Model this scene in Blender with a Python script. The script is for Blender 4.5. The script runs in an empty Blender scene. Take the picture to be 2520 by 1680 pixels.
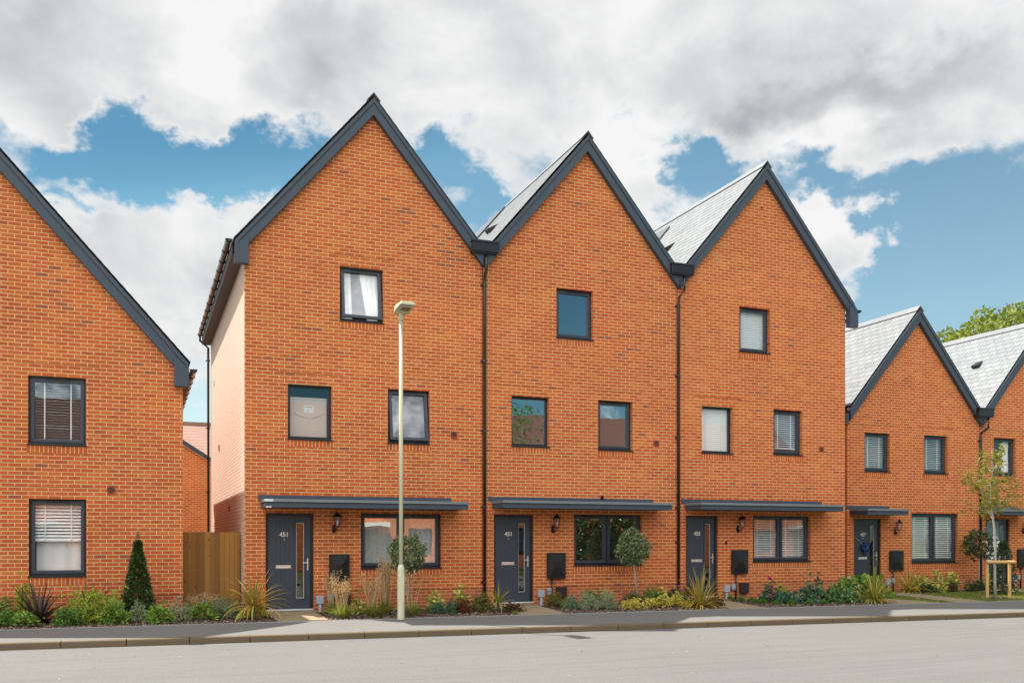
import bpy, bmesh, math, random
from mathutils import Vector, Matrix
R = math.radians
rnd = random.Random(7)
S = bpy.context.scene
C = S.collection

# ------------------------------------------------------------------ camera
cam = bpy.data.cameras.new("camera"); camo = bpy.data.objects.new("camera", cam); C.objects.link(camo)
camo.location = (0, 0, 1.65); camo.rotation_euler = (R(90), 0, R(-21.9))
cam.sensor_width = 36; cam.lens = 36 * 2290 / 2520; cam.shift_y = 486 / 2520
cam.clip_start = .1; cam.clip_end = 2000
S.camera = camo
S.view_settings.view_transform = 'Standard'; S.view_settings.look = 'None'
S.view_settings.exposure = 0.75; S.view_settings.gamma = 1

# ------------------------------------------------------------------ sun
SUN = Vector((-.384, .455, 1)).normalized()
EL = math.asin(SUN.z); AZ = math.atan2(SUN.x, SUN.y)
sl = bpy.data.lights.new("sun", 'SUN'); so = bpy.data.objects.new("sun", sl); C.objects.link(so)
sl.energy = 5.0; sl.angle = R(.53); sl.color = (1, .95, .87)
so.rotation_euler = SUN.to_track_quat('Z', 'Y').to_euler(); so.location = (-20, 30, 40)

# ------------------------------------------------------------------ sky with clouds
W = bpy.data.worlds.new("World"); S.world = W; W.use_nodes = True
def world():
    nt = W.node_tree; nt.nodes.clear(); N = nt.nodes.new; L = nt.links.new
    out = N('ShaderNodeOutputWorld'); bg = N('ShaderNodeBackground'); bg.inputs[1].default_value = .1
    L(bg.outputs[0], out.inputs[0])
    sky = N('ShaderNodeTexSky'); sky.sky_type = 'NISHITA'; sky.sun_disc = False
    sky.sun_elevation = EL; sky.sun_rotation = AZ; sky.air_density = 1.0; sky.dust_density = .4; sky.ozone_density = 2
    tc = N('ShaderNodeTexCoord')
    def M(op, a, b=None, c=None, clamp=False):
        n = N('ShaderNodeMath'); n.operation = op; n.use_clamp = clamp
        for i, v in enumerate((a, b, c)):
            if v is None: continue
            if isinstance(v, (int, float)): n.inputs[i].default_value = v
            else: L(v, n.inputs[i])
        return n.outputs[0]
    def V(op, a, b):
        n = N('ShaderNodeVectorMath'); n.operation = op
        for i, v in enumerate((a, b)):
            if isinstance(v, tuple): n.inputs[i].default_value = v
            else: L(v, n.inputs[i])
        return n
    nrm = V('NORMALIZE', tc.outputs['Generated'], (0, 0, 0)).outputs[0]
    sp = N('ShaderNodeSeparateXYZ'); L(nrm, sp.inputs[0])
    az = M('MULTIPLY', M('ARCTAN2', sp.outputs[0], sp.outputs[1]), 57.2958)
    el = M('MULTIPLY', M('ARCSINE', sp.outputs[2]), 57.2958)
    wm = N('ShaderNodeMapping'); wm.inputs['Scale'].default_value = (15, 15, 22); wm.inputs['Location'].default_value = (2.2, 5.1, 8.4); L(nrm, wm.inputs[0])
    wn = N('ShaderNodeTexNoise'); wn.inputs['Scale'].default_value = 1; wn.inputs['Detail'].default_value = 8; wn.inputs['Roughness'].default_value = .58; L(wm.outputs[0], wn.inputs[0])
    ws = N('ShaderNodeSeparateXYZ'); L(wn.outputs['Color'], ws.inputs[0])
    cb = N('ShaderNodeCombineXYZ'); L(M('MULTIPLY_ADD', M('SUBTRACT', ws.outputs[0], .5), 11, az), cb.inputs[0]); L(M('MULTIPLY_ADD', M('SUBTRACT', ws.outputs[1], .5), 6.5, el), cb.inputs[1])
    def noise(scale, detail, rough, off, dist=0.0):
        m = N('ShaderNodeMapping'); m.inputs['Location'].default_value = off
        m.inputs['Scale'].default_value = (scale, scale, scale * 1.35); L(nrm, m.inputs[0])
        n = N('ShaderNodeTexNoise'); n.inputs['Scale'].default_value = 1; n.inputs['Detail'].default_value = detail
        n.inputs['Roughness'].default_value = rough; n.inputs['Distortion'].default_value = dist
        L(m.outputs[0], n.inputs[0]); return n.outputs[0]
    def blobs(lst, start):
        acc = start
        for (a, e, rx, ry, w) in lst:
            d = V('MULTIPLY', V('SUBTRACT', cb.outputs[0], (a, e, 0)).outputs[0], (1 / rx, 1 / ry, 0)).outputs[0]
            dd = V('DOT_PRODUCT', d, d).outputs['Value']
            g = M('EXPONENT', M('MULTIPLY', dd, -1))
            acc = M('MULTIPLY_ADD', g, w, acc)
        return acc
    big = noise(7, 2, .5, (3.1, 1.7, 4.2))
    fine = noise(17, 10, .62, (9.3, 2.2, .7), .25)
    base = M('MULTIPLY_ADD', M('SUBTRACT', big, .5), .8, .10); rag = M('MULTIPLY', M('SUBTRACT', fine, .5), 1.55)
    # clear patches and cloud banks of this sky (azimuth, elevation, width, height in degrees, weight)
    body = blobs([
        (20, 29, 34, 5.5, .75),
        (-5.0, 21.8, 3.0, 1.7, .55), (1.9, 22.9, 1.2, 1.2, .5), (4.7, 22.9, 1.2, 1.2, .5), (-3.0, 19.6, 2.4, .9, -.5), (.8, 20.6, 3.4, 1.7, -.85), (4.6, 20.6, 2.6, 1.4, -.8), (-1.2, 22.9, 1.1, 1.5, -.6), (7.9, 21.9, 2.4, 1.8, -.75), (10.0, 20.2, 2.0, 2.0, -.5),
        (-2.3, 17.6, 1.2, .6, -.55),
        (2.2, 16.6, 5.5, 2.6, .75), (3.5, 12.8, 4.0, 2.6, .6), (5.5, 18.4, 2.2, 1.2, .35), (-5, 24.2, 4, 2.0, .45),
        (16.6, 22.6, 1.8, 1.2, -.75), (18.4, 21.2, 2.6, 1.5, -.8), (20.2, 20.0, 1.5, 1.2, -.4), (22.5, 20.8, 1.4, 1.2, .45),
        (28.6, 20.4, 2.2, 1.8, .55), (33.4, 21.3, 1.9, 1.5, -.95), (31.2, 18.5, 1.5, 2.0, .2),
        (45.0, 17.2, 7.5, 2.7, -.9), (44.5, 23.0, 9.0, 2.0, .85), (40, 20.1, 3.5, .8, -.35), (48.0, 15.0, 6.5, 3.2, -.65), (41.0, 18.3, 2.3, 1.2, 1.5), (42.8, 16.0, 2.7, 1.2, 1.35), (39.8, 16.2, 2.0, 2.0, .8), (40.8, 13.9, 1.8, .8, .7), (46.8, 19.0, 1.2, .3, .35), (49.5, 18.2, 1.0, .6, .3), (2, 24, 12, 2.2, .25), 
        (45, 12.5, 9, 2.2, -.45),
        (160, 15, 40, 5, -1.1), (155, 7.5, 45, 3.5, -.2)], base)
    dens = M('ADD', body, rag)
    mr = N('ShaderNodeMapRange'); mr.interpolation_type = 'SMOOTHSTEP'
    mr.inputs[1].default_value = -.17; mr.inputs[2].default_value = .46; L(dens, mr.inputs[0]); mask = mr.outputs[0]
    low = N('ShaderNodeMapRange'); low.inputs[1].default_value = -2; low.inputs[2].default_value = 7; L(el, low.inputs[0])
    mask = M('MULTIPLY', mask, low.outputs[0])
    # cloud tone: sunlit rims and pale bodies, grey where the bank is deep
    n2 = noise(6, 6, .55, (1.1, 7.7, 3.3), .3)
    grey = blobs([(10, 27.6, 4.2, 2.6, .42), (-3, 26.6, 5, 1.5, .24), (20, 27.5, 4, 2.2, .12), (3, 25, 3, 1, -.2), (31, 26.0, 4.5, 1.7, .2), (37, 25.6, 7, 2.2, .30), (37, 23.8, 5.5, 1.3, .36), (43.5, 24.3, 7.5, 1.6, .5), (5.5, 14.5, 3.0, 1.6, .32), (8, 15.5, 2.0, 2.0, .2), (28, 23.5, 3, 1.5, -.2)],
                 M('MULTIPLY_ADD', M('SUBTRACT', n2, .5), 2.0, .18))
    thick = N('ShaderNodeMapRange'); thick.interpolation_type = 'SMOOTHSTEP'
    thick.inputs[1].default_value = .12; thick.inputs[2].default_value = .75; L(M('MULTIPLY_ADD', rag, .28, body), thick.inputs[0])
    tone = M('MULTIPLY', grey, M('MULTIPLY_ADD', thick.outputs[0], .75, .25), clamp=True)
    ramp = N('ShaderNodeValToRGB'); L(tone, ramp.inputs[0])
    e = ramp.color_ramp.elements
    e[0].position = 0; e[0].color = (.93, .93, .93, 1); e[1].position = 1; e[1].color = (.42, .437, .465, 1)
    k = e.new(.35); k.color = (.72, .728, .738, 1)
    # unseen banks behind the camera, brightness added to light the shaded house fronts
    fw = V('DOT_PRODUCT', nrm, (math.sin(R(205)) * math.cos(R(33)), math.cos(R(205)) * math.cos(R(33)), math.sin(R(33)))).outputs['Value']
    bo = N('ShaderNodeMapRange'); bo.interpolation_type = 'SMOOTHSTEP'
    bo.inputs[1].default_value = .25; bo.inputs[2].default_value = .95; bo.inputs[3].default_value = 1; bo.inputs[4].default_value = 5.6
    L(fw, bo.inputs[0])
    cl = V('SCALE', ramp.outputs[0], (0, 0, 0)); L(M('MULTIPLY', bo.outputs[0], 5.9), cl.inputs['Scale'])
    # clear air: deeper blue high on the left, paler towards the horizon on the right
    tt = M('ADD', M('MULTIPLY', az, .012), M('MULTIPLY', M('SUBTRACT', 22, el), .05), clamp=True)
    bk = N('ShaderNodeMapRange'); bk.inputs[1].default_value = 60; bk.inputs[2].default_value = 110; bk.inputs[3].default_value = 1; bk.inputs[4].default_value = 0; L(M('ABSOLUTE', az), bk.inputs[0]); tt = M('MULTIPLY', tt, bk.outputs[0])
    tr = N('ShaderNodeValToRGB'); L(tt, tr.inputs[0]); e = tr.color_ramp.elements
    e[0].position = 0; e[0].color = (.34, .58, .56, 1); e[1].position = 1; e[1].color = (.90, .96, .80, 1)
    k = e.new(.1); k.color = (.40, .65, .60, 1); k = e.new(.2); k.color = (.60, .82, .70, 1)
    tint = V('MULTIPLY', sky.outputs[0], (0, 0, 0)); L(tr.outputs[0], tint.inputs[1])
    mix = N('ShaderNodeMix'); mix.data_type = 'RGBA'
    L(mask, mix.inputs[0]); L(tint.outputs[0], mix.inputs[6]); L(cl.outputs[0], mix.inputs[7])
    L(mix.outputs[2], bg.inputs[0])
world()

# ------------------------------------------------------------------ helpers
WO = {}
def tag(o, label=None, cat=None, group=None, kind=None):
    if label: o['label'] = label
    if cat: o['category'] = cat
    if group: o['group'] = group
    if kind: o['kind'] = kind
    return o
def thing(name, label, cat, loc, group=None):
    o = bpy.data.objects.new(name, None); C.objects.link(o); o.location = loc; o.empty_display_size = .2
    WO[o.name] = Vector(loc); return tag(o, label, cat, group)
class MB:
    def __init__(s): s.v = []; s.f = []; s.m = []; s.mi = 0; s.sm = False
    def add(s, vs, fs):
        b = len(s.v); s.v += [tuple(v) for v in vs]
        for f in fs: s.f.append([i + b for i in f]); s.m.append(s.mi)
    def quad(s, a, b, c, d): s.add([a, b, c, d], [(0, 1, 2, 3)])
    def box(s, x0, x1, y0, y1, z0, z1, M=None):
        vs = [(x, y, z) for z in (z0, z1) for y in (y0, y1) for x in (x0, x1)]
        if M is not None: vs = [M @ Vector(v) for v in vs]
        s.add(vs, [(0, 2, 3, 1), (4, 5, 7, 6), (0, 1, 5, 4), (2, 6, 7, 3), (0, 4, 6, 2), (1, 3, 7, 5)])
    def ring(s, x0, x1, z0, z1, t, y0, y1, M=None, tb=None):
        tb = tb or t
        s.box(x0, x1, y0, y1, z1 - t, z1, M); s.box(x0, x1, y0, y1, z0, z0 + tb, M)
        s.box(x0, x0 + t, y0, y1, z0 + tb, z1 - t, M); s.box(x1 - t, x1, y0, y1, z0 + tb, z1 - t, M)
    def prism(s, pts, y0, y1):            # polygon in XZ extruded along Y
        n = len(pts)
        s.add([(x, y0, z) for x, z in pts] + [(x, y1, z) for x, z in pts],
              [tuple(range(n)), tuple(range(2 * n - 1, n - 1, -1))] + [(i, i + n, (i + 1) % n + n, (i + 1) % n) for i in range(n)])
    def slab(s, pts, z0, z1):             # polygon in XY extruded along Z
        n = len(pts)
        s.add([(x, y, z0) for x, y in pts] + [(x, y, z1) for x, y in pts],
              [tuple(range(n - 1, -1, -1)), tuple(range(n, 2 * n))] + [(i, (i + 1) % n, (i + 1) % n + n, i + n) for i in range(n)])
    def tube(s, pts, rad, n=8, cap=True):
        pts = [Vector(p) for p in pts]
        if not isinstance(rad, (list, tuple)): rad = [rad] * len(pts)
        rows = []
        up = Vector((0, 0, 1))
        for i, p in enumerate(pts):
            d = (pts[min(i + 1, len(pts) - 1)] - pts[max(i - 1, 0)]).normalized()
            a = d.cross(up if abs(d.z) < .95 else Vector((1, 0, 0))).normalized(); b = d.cross(a)
            rows.append([p + rad[i] * (math.cos(t) * a + math.sin(t) * b) for t in [2 * math.pi * k / n for k in range(n)]])
        b0 = len(s.v)
        for r in rows: s.v += [tuple(v) for v in r]
        for i in range(len(rows) - 1):
            for k in range(n):
                s.f.append([b0 + i * n + k, b0 + i * n + (k + 1) % n, b0 + (i + 1) * n + (k + 1) % n, b0 + (i + 1) * n + k]); s.m.append(s.mi)
        if cap:
            s.f.append([b0 + k for k in range(n - 1, -1, -1)]); s.m.append(s.mi)
            s.f.append([b0 + (len(rows) - 1) * n + k for k in range(n)]); s.m.append(s.mi)
    def lathe(s, c, prof, n=16, a0=0):
        rows = [[(c[0] + r * math.cos(a0 + 2 * math.pi * k / n), c[1] + r * math.sin(a0 + 2 * math.pi * k / n), c[2] + z) for k in range(n)] for r, z in prof]
        b0 = len(s.v)
        for r in rows: s.v += r
        for i in range(len(rows) - 1):
            for k in range(n):
                s.f.append([b0 + i * n + k, b0 + i * n + (k + 1) % n, b0 + (i + 1) * n + (k + 1) % n, b0 + (i + 1) * n + k]); s.m.append(s.mi)
        s.f.append([b0 + k for k in range(n - 1, -1, -1)]); s.m.append(s.mi)
        s.f.append([b0 + (len(rows) - 1) * n + k for k in range(n)]); s.m.append(s.mi)
    def leaf(s, b, d, side, L, w, droop=0.0):
        d = d.normalized(); n = d.cross(side)
        if n.length < 1e-4: n = Vector((0, 0, 1))
        n.normalize(); sd = n.cross(d).normalized()
        m = b + d * L * .5 + n * w * .12
        t = b + d * L - Vector((0, 0, droop * L))
        s.add([b, m - sd * w * .5 + n * w * .22, t, m + sd * w * .5 + n * w * .22, m], [(0, 4, 1), (1, 4, 2), (4, 3, 2), (0, 3, 4)])
    def blade(s, b, az, pitch, L, w, droop, seg=6, twist=0.0):
        d = Vector((math.cos(az) * math.cos(pitch), math.sin(az) * math.cos(pitch), math.sin(pitch)))
        sd = Vector((-math.sin(az), math.cos(az), 0)); p = Vector(b); rows = []
        for i in range(seg + 1):
            t = i / seg
            ww = w * (.55 + .45 * min(1, t * 4)) * (1 - max(0, t - .35) / .65) ** .8 if t < 1 else 0.001
            n = d.cross(sd)
            s2 = (sd * math.cos(twist * t) + n * math.sin(twist * t))
            rows.append((p - s2 * ww * .5, p - n * ww * .18, p + s2 * ww * .5))
            p = p + d * (L / seg)
            d = (d + Vector((0, 0, -droop * (t + .15) * 1.6 / seg))).normalized()
        vs = [v for r in rows for v in r]; fs = []
        for i in range(seg):
            fs += [(3 * i, 3 * i + 1, 3 * i + 4, 3 * i + 3), (3 * i + 1, 3 * i + 2, 3 * i + 5, 3 * i + 4)]
        s.add(vs, fs)
    def build(s, name, mats, parent=None, smooth=False, bevel=0, org=None):
        if not isinstance(mats, (list, tuple)): mats = [mats]
        if org is None:
            lo = [min(v[i] for v in s.v) for i in range(3)]; hi = [max(v[i] for v in s.v) for i in range(3)]
            org = Vector(((lo[0] + hi[0]) / 2, (lo[1] + hi[1]) / 2, lo[2]))
        org = Vector(org)
        me = bpy.data.meshes.new(name)
        me.from_pydata([(v[0] - org.x, v[1] - org.y, v[2] - org.z) for v in s.v], [], s.f)
        for m in mats: me.materials.append(m)
        if len(mats) > 1: me.polygons.foreach_set('material_index', s.m)
        if smooth: me.polygons.foreach_set('use_smooth', [True] * len(me.polygons))
        me.update()
        o = bpy.data.objects.new(name, me); C.objects.link(o); WO[o.name] = org
        if parent is not None:
            o.parent = parent; o.location = org - WO[parent.name]
        else: o.location = org
        if bevel:
            b = o.modifiers.new('bevel', 'BEVEL'); b.width = bevel; b.segments = 2; b.limit_method = 'ANGLE'
        return o
def text(name, body, size, x, y, z, mat, parent, depth=.004, align='CENTER'):
    cu = bpy.data.curves.new(name, 'FONT'); cu.body = body; cu.size = size; cu.extrude = depth / 2; cu.offset = size * .022; cu.align_x = align; cu.resolution_u = 3
    t = bpy.data.objects.new('tmp_text', cu); C.objects.link(t)
    dg = bpy.context.evaluated_depsgraph_get(); me = bpy.data.meshes.new_from_object(t.evaluated_get(dg))
    bpy.data.objects.remove(t); bpy.data.curves.remove(cu)
    me.transform(Matrix.Rotation(R(90), 4, 'X')); me.materials.clear(); me.materials.append(mat); me.name = name
    o = bpy.data.objects.new(name, me); C.objects.link(o); WO[o.name] = Vector((x, y, z))
    o.parent = parent; o.location = Vector((x, y, z)) - WO[parent.name]
    return o

# ------------------------------------------------------------------ materials
MATS = {}
class NT:
    def __init__(s, name):
        s.m = bpy.data.materials.new(name); s.m.use_nodes = True; s.t = s.m.node_tree; s.t.nodes.clear()
        s.out = s.N('ShaderNodeOutputMaterial'); s.b = s.N('ShaderNodeBsdfPrincipled'); s.L(s.b.outputs[0], s.out.inputs[0]); MATS[name] = s.m
    def N(s, t): return s.t.nodes.new(t)
    def L(s, a, b): s.t.links.new(a, b)
    def M(s, op, a, b=None, c=None, clamp=False):
        n = s.N('ShaderNodeMath'); n.operation = op; n.use_clamp = clamp
        for i, v in enumerate((a, b, c)):
            if v is None: continue
            if isinstance(v, (int, float)): n.inputs[i].default_value = v
            else: s.L(v, n.inputs[i])
        return n.outputs[0]
    def mix(s, f, a, b, mode='MIX'):
        n = s.N('ShaderNodeMix'); n.data_type = 'RGBA'; n.blend_type = mode
        for i, v in ((0, f), (6, a), (7, b)):
            if isinstance(v, (int, float)): n.inputs[i].default_value = v
            elif isinstance(v, tuple): n.inputs[i].default_value = v if len(v) == 4 else v + (1,)
            else: s.L(v, n.inputs[i])
        return n.outputs[2]
    def ramp(s, f, stops, interp='LINEAR'):
        n = s.N('ShaderNodeValToRGB'); n.color_ramp.interpolation = interp; s.L(f, n.inputs[0]); e = n.color_ramp.elements
        while len(e) < len(stops): e.new(.5)
        for i, (p, c) in enumerate(stops): e[i].position = p; e[i].color = c + (1,)
        return n.outputs[0]
    def pos(s): return s.N('ShaderNodeNewGeometry').outputs['Position']
    def noise(s, scale, detail=4, rough=.55, vec=None, off=(0, 0, 0), out=0):
        m = s.N('ShaderNodeMapping'); sc = scale if isinstance(scale, tuple) else (scale,) * 3
        m.inputs['Scale'].default_value = sc; m.inputs['Location'].default_value = off; s.L(vec or s.pos(), m.inputs[0])
        n = s.N('ShaderNodeTexNoise'); n.inputs['Scale'].default_value = 1; n.inputs['Detail'].default_value = detail; n.inputs['Roughness'].default_value = rough
        s.L(m.outputs[0], n.inputs[0]); return n.outputs[out]
    def bump(s, h, strength, dist=.01):
        n = s.N('ShaderNodeBump'); n.inputs['Strength'].default_value = strength; n.inputs['Distance'].default_value = dist
        s.L(h, n.inputs['Height']); s.L(n.outputs[0], s.b.inputs['Normal'])
    def set(s, col=None, rough=None, metal=None, spec=None):
        for k, v in (('Base Color', col), ('Roughness', rough), ('Metallic', metal), ('Specular IOR Level', spec)):
            if v is None: continue
            if isinstance(v, tuple): s.b.inputs[k].default_value = v + (1,)
            elif isinstance(v, (int, float)): s.b.inputs[k].default_value = v
            else: s.L(v, s.b.inputs[k])
        return s.m
def plain(name, col, rough=.5, metal=0, spec=.5, var=.12, scale=3):
    n = NT(name); k = n.noise(scale, 5, .6)
    c = n.mix(n.M('MULTIPLY', k, 1.0), tuple(x * (1 - var) for x in col), tuple(min(1, x * (1 + var)) for x in col))
    return n.set(c, n.M('MULTIPLY_ADD', n.noise(scale * 4, 3, .6), .2, rough - .1), metal, spec)

def brick_mat(name, soldier=False, bloom=0.0, phase=0.0):  # bloom: overall paleness painted in for strong sun on the wall
    n = NT(name); g = n.N('ShaderNodeNewGeometry'); sp = n.N('ShaderNodeSeparateXYZ'); n.L(g.outputs['Position'], sp.inputs[0])
    sn = n.N('ShaderNodeSeparateXYZ'); n.L(g.outputs['True Normal'], sn.inputs[0])
    side = n.M('GREATER_THAN', n.M('ABSOLUTE', sn.outputs[0]), .6)
    u = n.M('ADD', n.M('MULTIPLY', sp.outputs[0], n.M('SUBTRACT', 1, side)), n.M('MULTIPLY', sp.outputs[1], side)); v = sp.outputs[2]
    # hand-laid courses wander a little
    wob = n.M('MULTIPLY', n.M('SUBTRACT', n.noise(2.3, 2), .5), .006); v = n.M('ADD', v, wob)
    bw, bh = (.225, .075)
    if soldier: bw, bh = .075, .225
    row = n.M('FLOOR', n.M('DIVIDE', v, bh))
    if soldier: uu = n.M('DIVIDE', n.M('ADD', u, phase), bw)
    else: uu = n.M('ADD', n.M('DIVIDE', n.M('ADD', u, phase), bw), n.M('MULTIPLY', n.M('FLOORED_MODULO', row, 2), .5))
    col = n.M('FLOOR', uu)
    fu = n.M('FRACT', uu); fv = n.M('FRACT', n.M('DIVIDE', v, bh))
    wn = n.N('ShaderNodeTexWhiteNoise'); wn.noise_dimensions = '2D'
    cb = n.N('ShaderNodeCombineXYZ'); n.L(col, cb.inputs[0]); n.L(row, cb.inputs[1]); n.L(cb.outputs[0], wn.inputs[0])
    rv = wn.outputs['Value']
    # joints, their width wanders
    jw = n.M('MULTIPLY_ADD', n.noise(6, 3), .005, .0028)
    du = n.M('MULTIPLY', n.M('MINIMUM', fu, n.M('SUBTRACT', 1, fu)), bw); dv = n.M('MULTIPLY', n.M('MINIMUM', fv, n.M('SUBTRACT', 1, fv)), bh)
    d = n.M('MINIMUM', du, dv if not soldier else 1.0)
    jm = n.N('ShaderNodeMapRange'); jm.inputs[3].default_value = 1; jm.inputs[4].default_value = 0
    n.L(d, jm.inputs[0]); n.L(n.M('SUBTRACT', jw, .002), jm.inputs[1]); n.L(n.M('ADD', jw, .0015), jm.inputs[2]); joint = jm.outputs[0]
    patch = n.noise(.55, 4, .6); patch2 = n.noise(.33, 2, .5, off=(5, 3, 1))
    # dark bricks gather in packs
    sel = n.M('ADD', rv, n.M('MULTIPLY', n.M('SUBTRACT', patch, .52), .42))
    brick = n.ramp(sel, [(0, (.63, .174, .044)), (.2, (.605, .144, .037)), (.45, (.58, .123, .033)), (.75, (.55, .109, .032)), (.96, (.51, .099, .033)), (.994, (.44, .096, .036)), (1, (.33, .085, .050))])
    fine = n.noise((30, 30, 90), 5, .7)
    brick = n.mix(n.M('MULTIPLY', n.M('SUBTRACT', fine, .42), .9, clamp=True), brick, (.30, .075, .03))
    # burnt streak through some brick faces
    str_ = n.M('MULTIPLY', n.M('GREATER_THAN', wn.outputs['Color'], .72), n.M('SUBTRACT', 1, n.M('MULTIPLY', n.M('ABSOLUTE', n.M('SUBTRACT', fv, .5)), 3.0), clamp=True))
    str_ = n.M('MULTIPLY', str_, n.M('SUBTRACT', 1, n.M('MULTIPLY', n.M('ABSOLUTE', n.M('SUBTRACT', fu, .5)), 2.2), clamp=True))
    brick = n.mix(n.M('MULTIPLY', str_, .42), brick, (.17, .065, .045))
    brick = n.mix(n.M('MULTIPLY', n.M('SUBTRACT', patch2, .36), .8, clamp=True), brick, n.mix(.5, brick, (.62, .21, .06)))
    # batches fired a little darker or paler, laid in broad areas
    tone = n.M('MULTIPLY_ADD', n.noise((.45, .45, .7), 4, .6, off=(7, 2, 3)), .55, .71)
    tc_ = n.N('ShaderNodeCombineXYZ'); [n.L(tone, tc_.inputs[q]) for q in range(3)]
    brick = n.mix(1.0, brick, tc_.outputs[0], 'MULTIPLY')
    # pale bloom of lime on some areas; the constant term is painted sunlight
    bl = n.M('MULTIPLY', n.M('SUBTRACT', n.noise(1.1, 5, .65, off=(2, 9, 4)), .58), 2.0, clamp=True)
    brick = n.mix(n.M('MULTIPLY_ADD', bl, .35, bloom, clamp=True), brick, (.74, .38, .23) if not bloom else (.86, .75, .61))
    mort = n.mix(n.noise(1.4, 4), (.82, .57, .235), (.92, .72, .385)) if not bloom else n.mix(n.noise(1.4, 4), (.26, .15, .085), (.36, .22, .13))  # sunlit copy gets dark mortar, painting the shadow in its joints
    colr = n.mix(n.M('MULTIPLY', joint, .86), brick, mort)
    if not soldier: colr = n.mix(n.M('MULTIPLY', n.M('LESS_THAN', sp.outputs[2], .555), .28), colr, (.30, .10, .06))
    n.set(colr, .88, 0, .25)
    n.bump(n.M('ADD', n.M('MULTIPLY', n.M('SUBTRACT', 1, joint), 1.0), n.M('MULTIPLY', fine, .35)), .55, .006)
    return n.m
BRICK = brick_mat('brick'); SUNLIT_BRICK = brick_mat('sunlit_brick', bloom=.72); SOLDIER = brick_mat('brick_on_edge', True)  # second brick has direct sun on the side wall put into its colour
plain('tray_joint', (.16, .07, .035), .9, 0, .1); MATS['tray_joint'] = bpy.data.materials['tray_joint']
ANTH = plain('anthracite_paint', (.042, .052, .070), .42, 0, .5, .1, 5)
BARGE = plain('slate_blue_board', (.058, .074, .098), .55, 0, .4, .12, 2.5)
UPVC = plain('dark_window_plastic', (.014, .017, .024), .35, 0, .5, .08, 6)
BLACK = plain('black_plastic', (.012, .012, .013), .3, 0, .5, .1, 6)
GUTTER = plain('black_gutter_plastic', (.02, .019, .019), .22, 0, .6, .1, 4)
WHITE = plain('white_plastic', (.80, .80, .78), .45, 0, .5, .03, 5)
CHROME = plain('satin_chrome', (.78, .74, .68), .28, 1, .5, .05, 9)
GREYBOX = plain('grey_plastic', (.36, .40, .44), .5, 0, .5, .08, 7)
SOFFIT = plain('brown_soffit', (.10, .075, .062), .6, 0, .3, .2, 3)
LEAD = plain('lead_sheet', (.22, .24, .26), .45, .3, .5, .2, 2)
ROOM = plain('plaster', (.34, .32, .29), .9, 0, .2, .05, 1)
ROOMFLOOR = plain('carpet', (.20, .17, .14), .95, 0, .1, .1, 3)
CURT = plain('white_voile', (.90, .89, .86), .9, 0, .1, .03, 4)
BLIND = plain('white_slats', (.90, .90, .87), .5, 0, .4, .02, 4)
TERRA = plain('terracotta_plastic', (.32, .07, .03), .6, 0, .4, .15, 9)
VOID = plain('dark_void', (.006, .006, .006), .9, 0, .1, .05, 4)
CREAM = plain('cream_green_paint', (.62, .61, .42), .38, 0, .5, .07, 4)
CARD = plain('primed_board', (.64, .56, .50), .8, 0, .2, .03, 2)
STEEL = plain('galvanised_edge', (.72, .73, .72), .4, .3, .5, .08, 6)
def glass(name, base, tint=(1, 1, 1)):
    n = NT(name); n.t.nodes.remove(n.b)
    tr = n.N('ShaderNodeBsdfTransparent'); tr.inputs[0].default_value = (.985 * tint[0], .99 * tint[1], .985 * tint[2], 1)
    gl = n.N('ShaderNodeBsdfGlossy'); gl.inputs['Roughness'].default_value = .004; gl.inputs[0].default_value = (.95, .97, 1, 1)
    bp = n.N('ShaderNodeBump'); bp.inputs['Strength'].default_value = .02; bp.inputs['Distance'].default_value = .05; n.L(n.noise(1.7, 1), bp.inputs['Height']); n.L(bp.outputs[0], gl.inputs['Normal'])
    g = n.N('ShaderNodeNewGeometry'); dt = n.N('ShaderNodeVectorMath'); dt.operation = 'DOT_PRODUCT'; n.L(g.outputs['Incoming'], dt.inputs[0]); n.L(g.outputs['Normal'], dt.inputs[1])
    fac = n.M('MULTIPLY_ADD', n.M('POWER', n.M('SUBTRACT', 1, n.M('ABSOLUTE', dt.outputs['Value'])), 5), .9, base, clamp=True)
    mx = n.N('ShaderNodeMixShader'); n.L(fac, mx.inputs[0])
    n.L(tr.outputs[0], mx.inputs[1]); n.L(gl.outputs[0], mx.inputs[2]); n.L(mx.outputs[0], n.out.inputs[0]); return n.m
GLASS = glass('window_glass', .14); GLASSR = glass('coated_window_glass', .42); LGLASS = glass('lantern_glass', .05)
FROST = glass('etched_door_glass', .15)
def slate_mat():
    n = NT('slate'); g = n.N('ShaderNodeNewGeometry'); r = g.outputs['Random Per Island']
    c = n.ramp(r, [(0, (.165, .177, .187)), (.5, (.195, .206, .213)), (.85, (.225, .232, .237)), (1, (.145, .155, .165))])
    c = n.mix(n.M('MULTIPLY', n.noise(9, 5, .7), .3), c, (.24, .247, .25))
    return n.set(c, .55, 0, .35)
SLATE = slate_mat()
def island(name, stops, rough=.5, trans=.25, spec=.4, streak=None):
    n = NT(name); g = n.N('ShaderNodeNewGeometry'); c = n.ramp(g.outputs['Random Per Island'], stops)
    n.set(c, rough, 0, spec)
    if trans:
        t = n.N('ShaderNodeBsdfTranslucent'); n.L(n.mix(.5, c, (.30, .34, .05)) , t.inputs[0])
        mx = n.N('ShaderNodeMixShader'); mx.inputs[0].default_value = trans
        n.L(n.b.outputs[0], mx.inputs[1]); n.L(t.outputs[0], mx.inputs[2]); n.L(mx.outputs[0], n.out.inputs[0])
    return n.m
def st(*cols): return [(i / max(1, len(cols) - 1), c) for i, c in enumerate(cols)]
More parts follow.
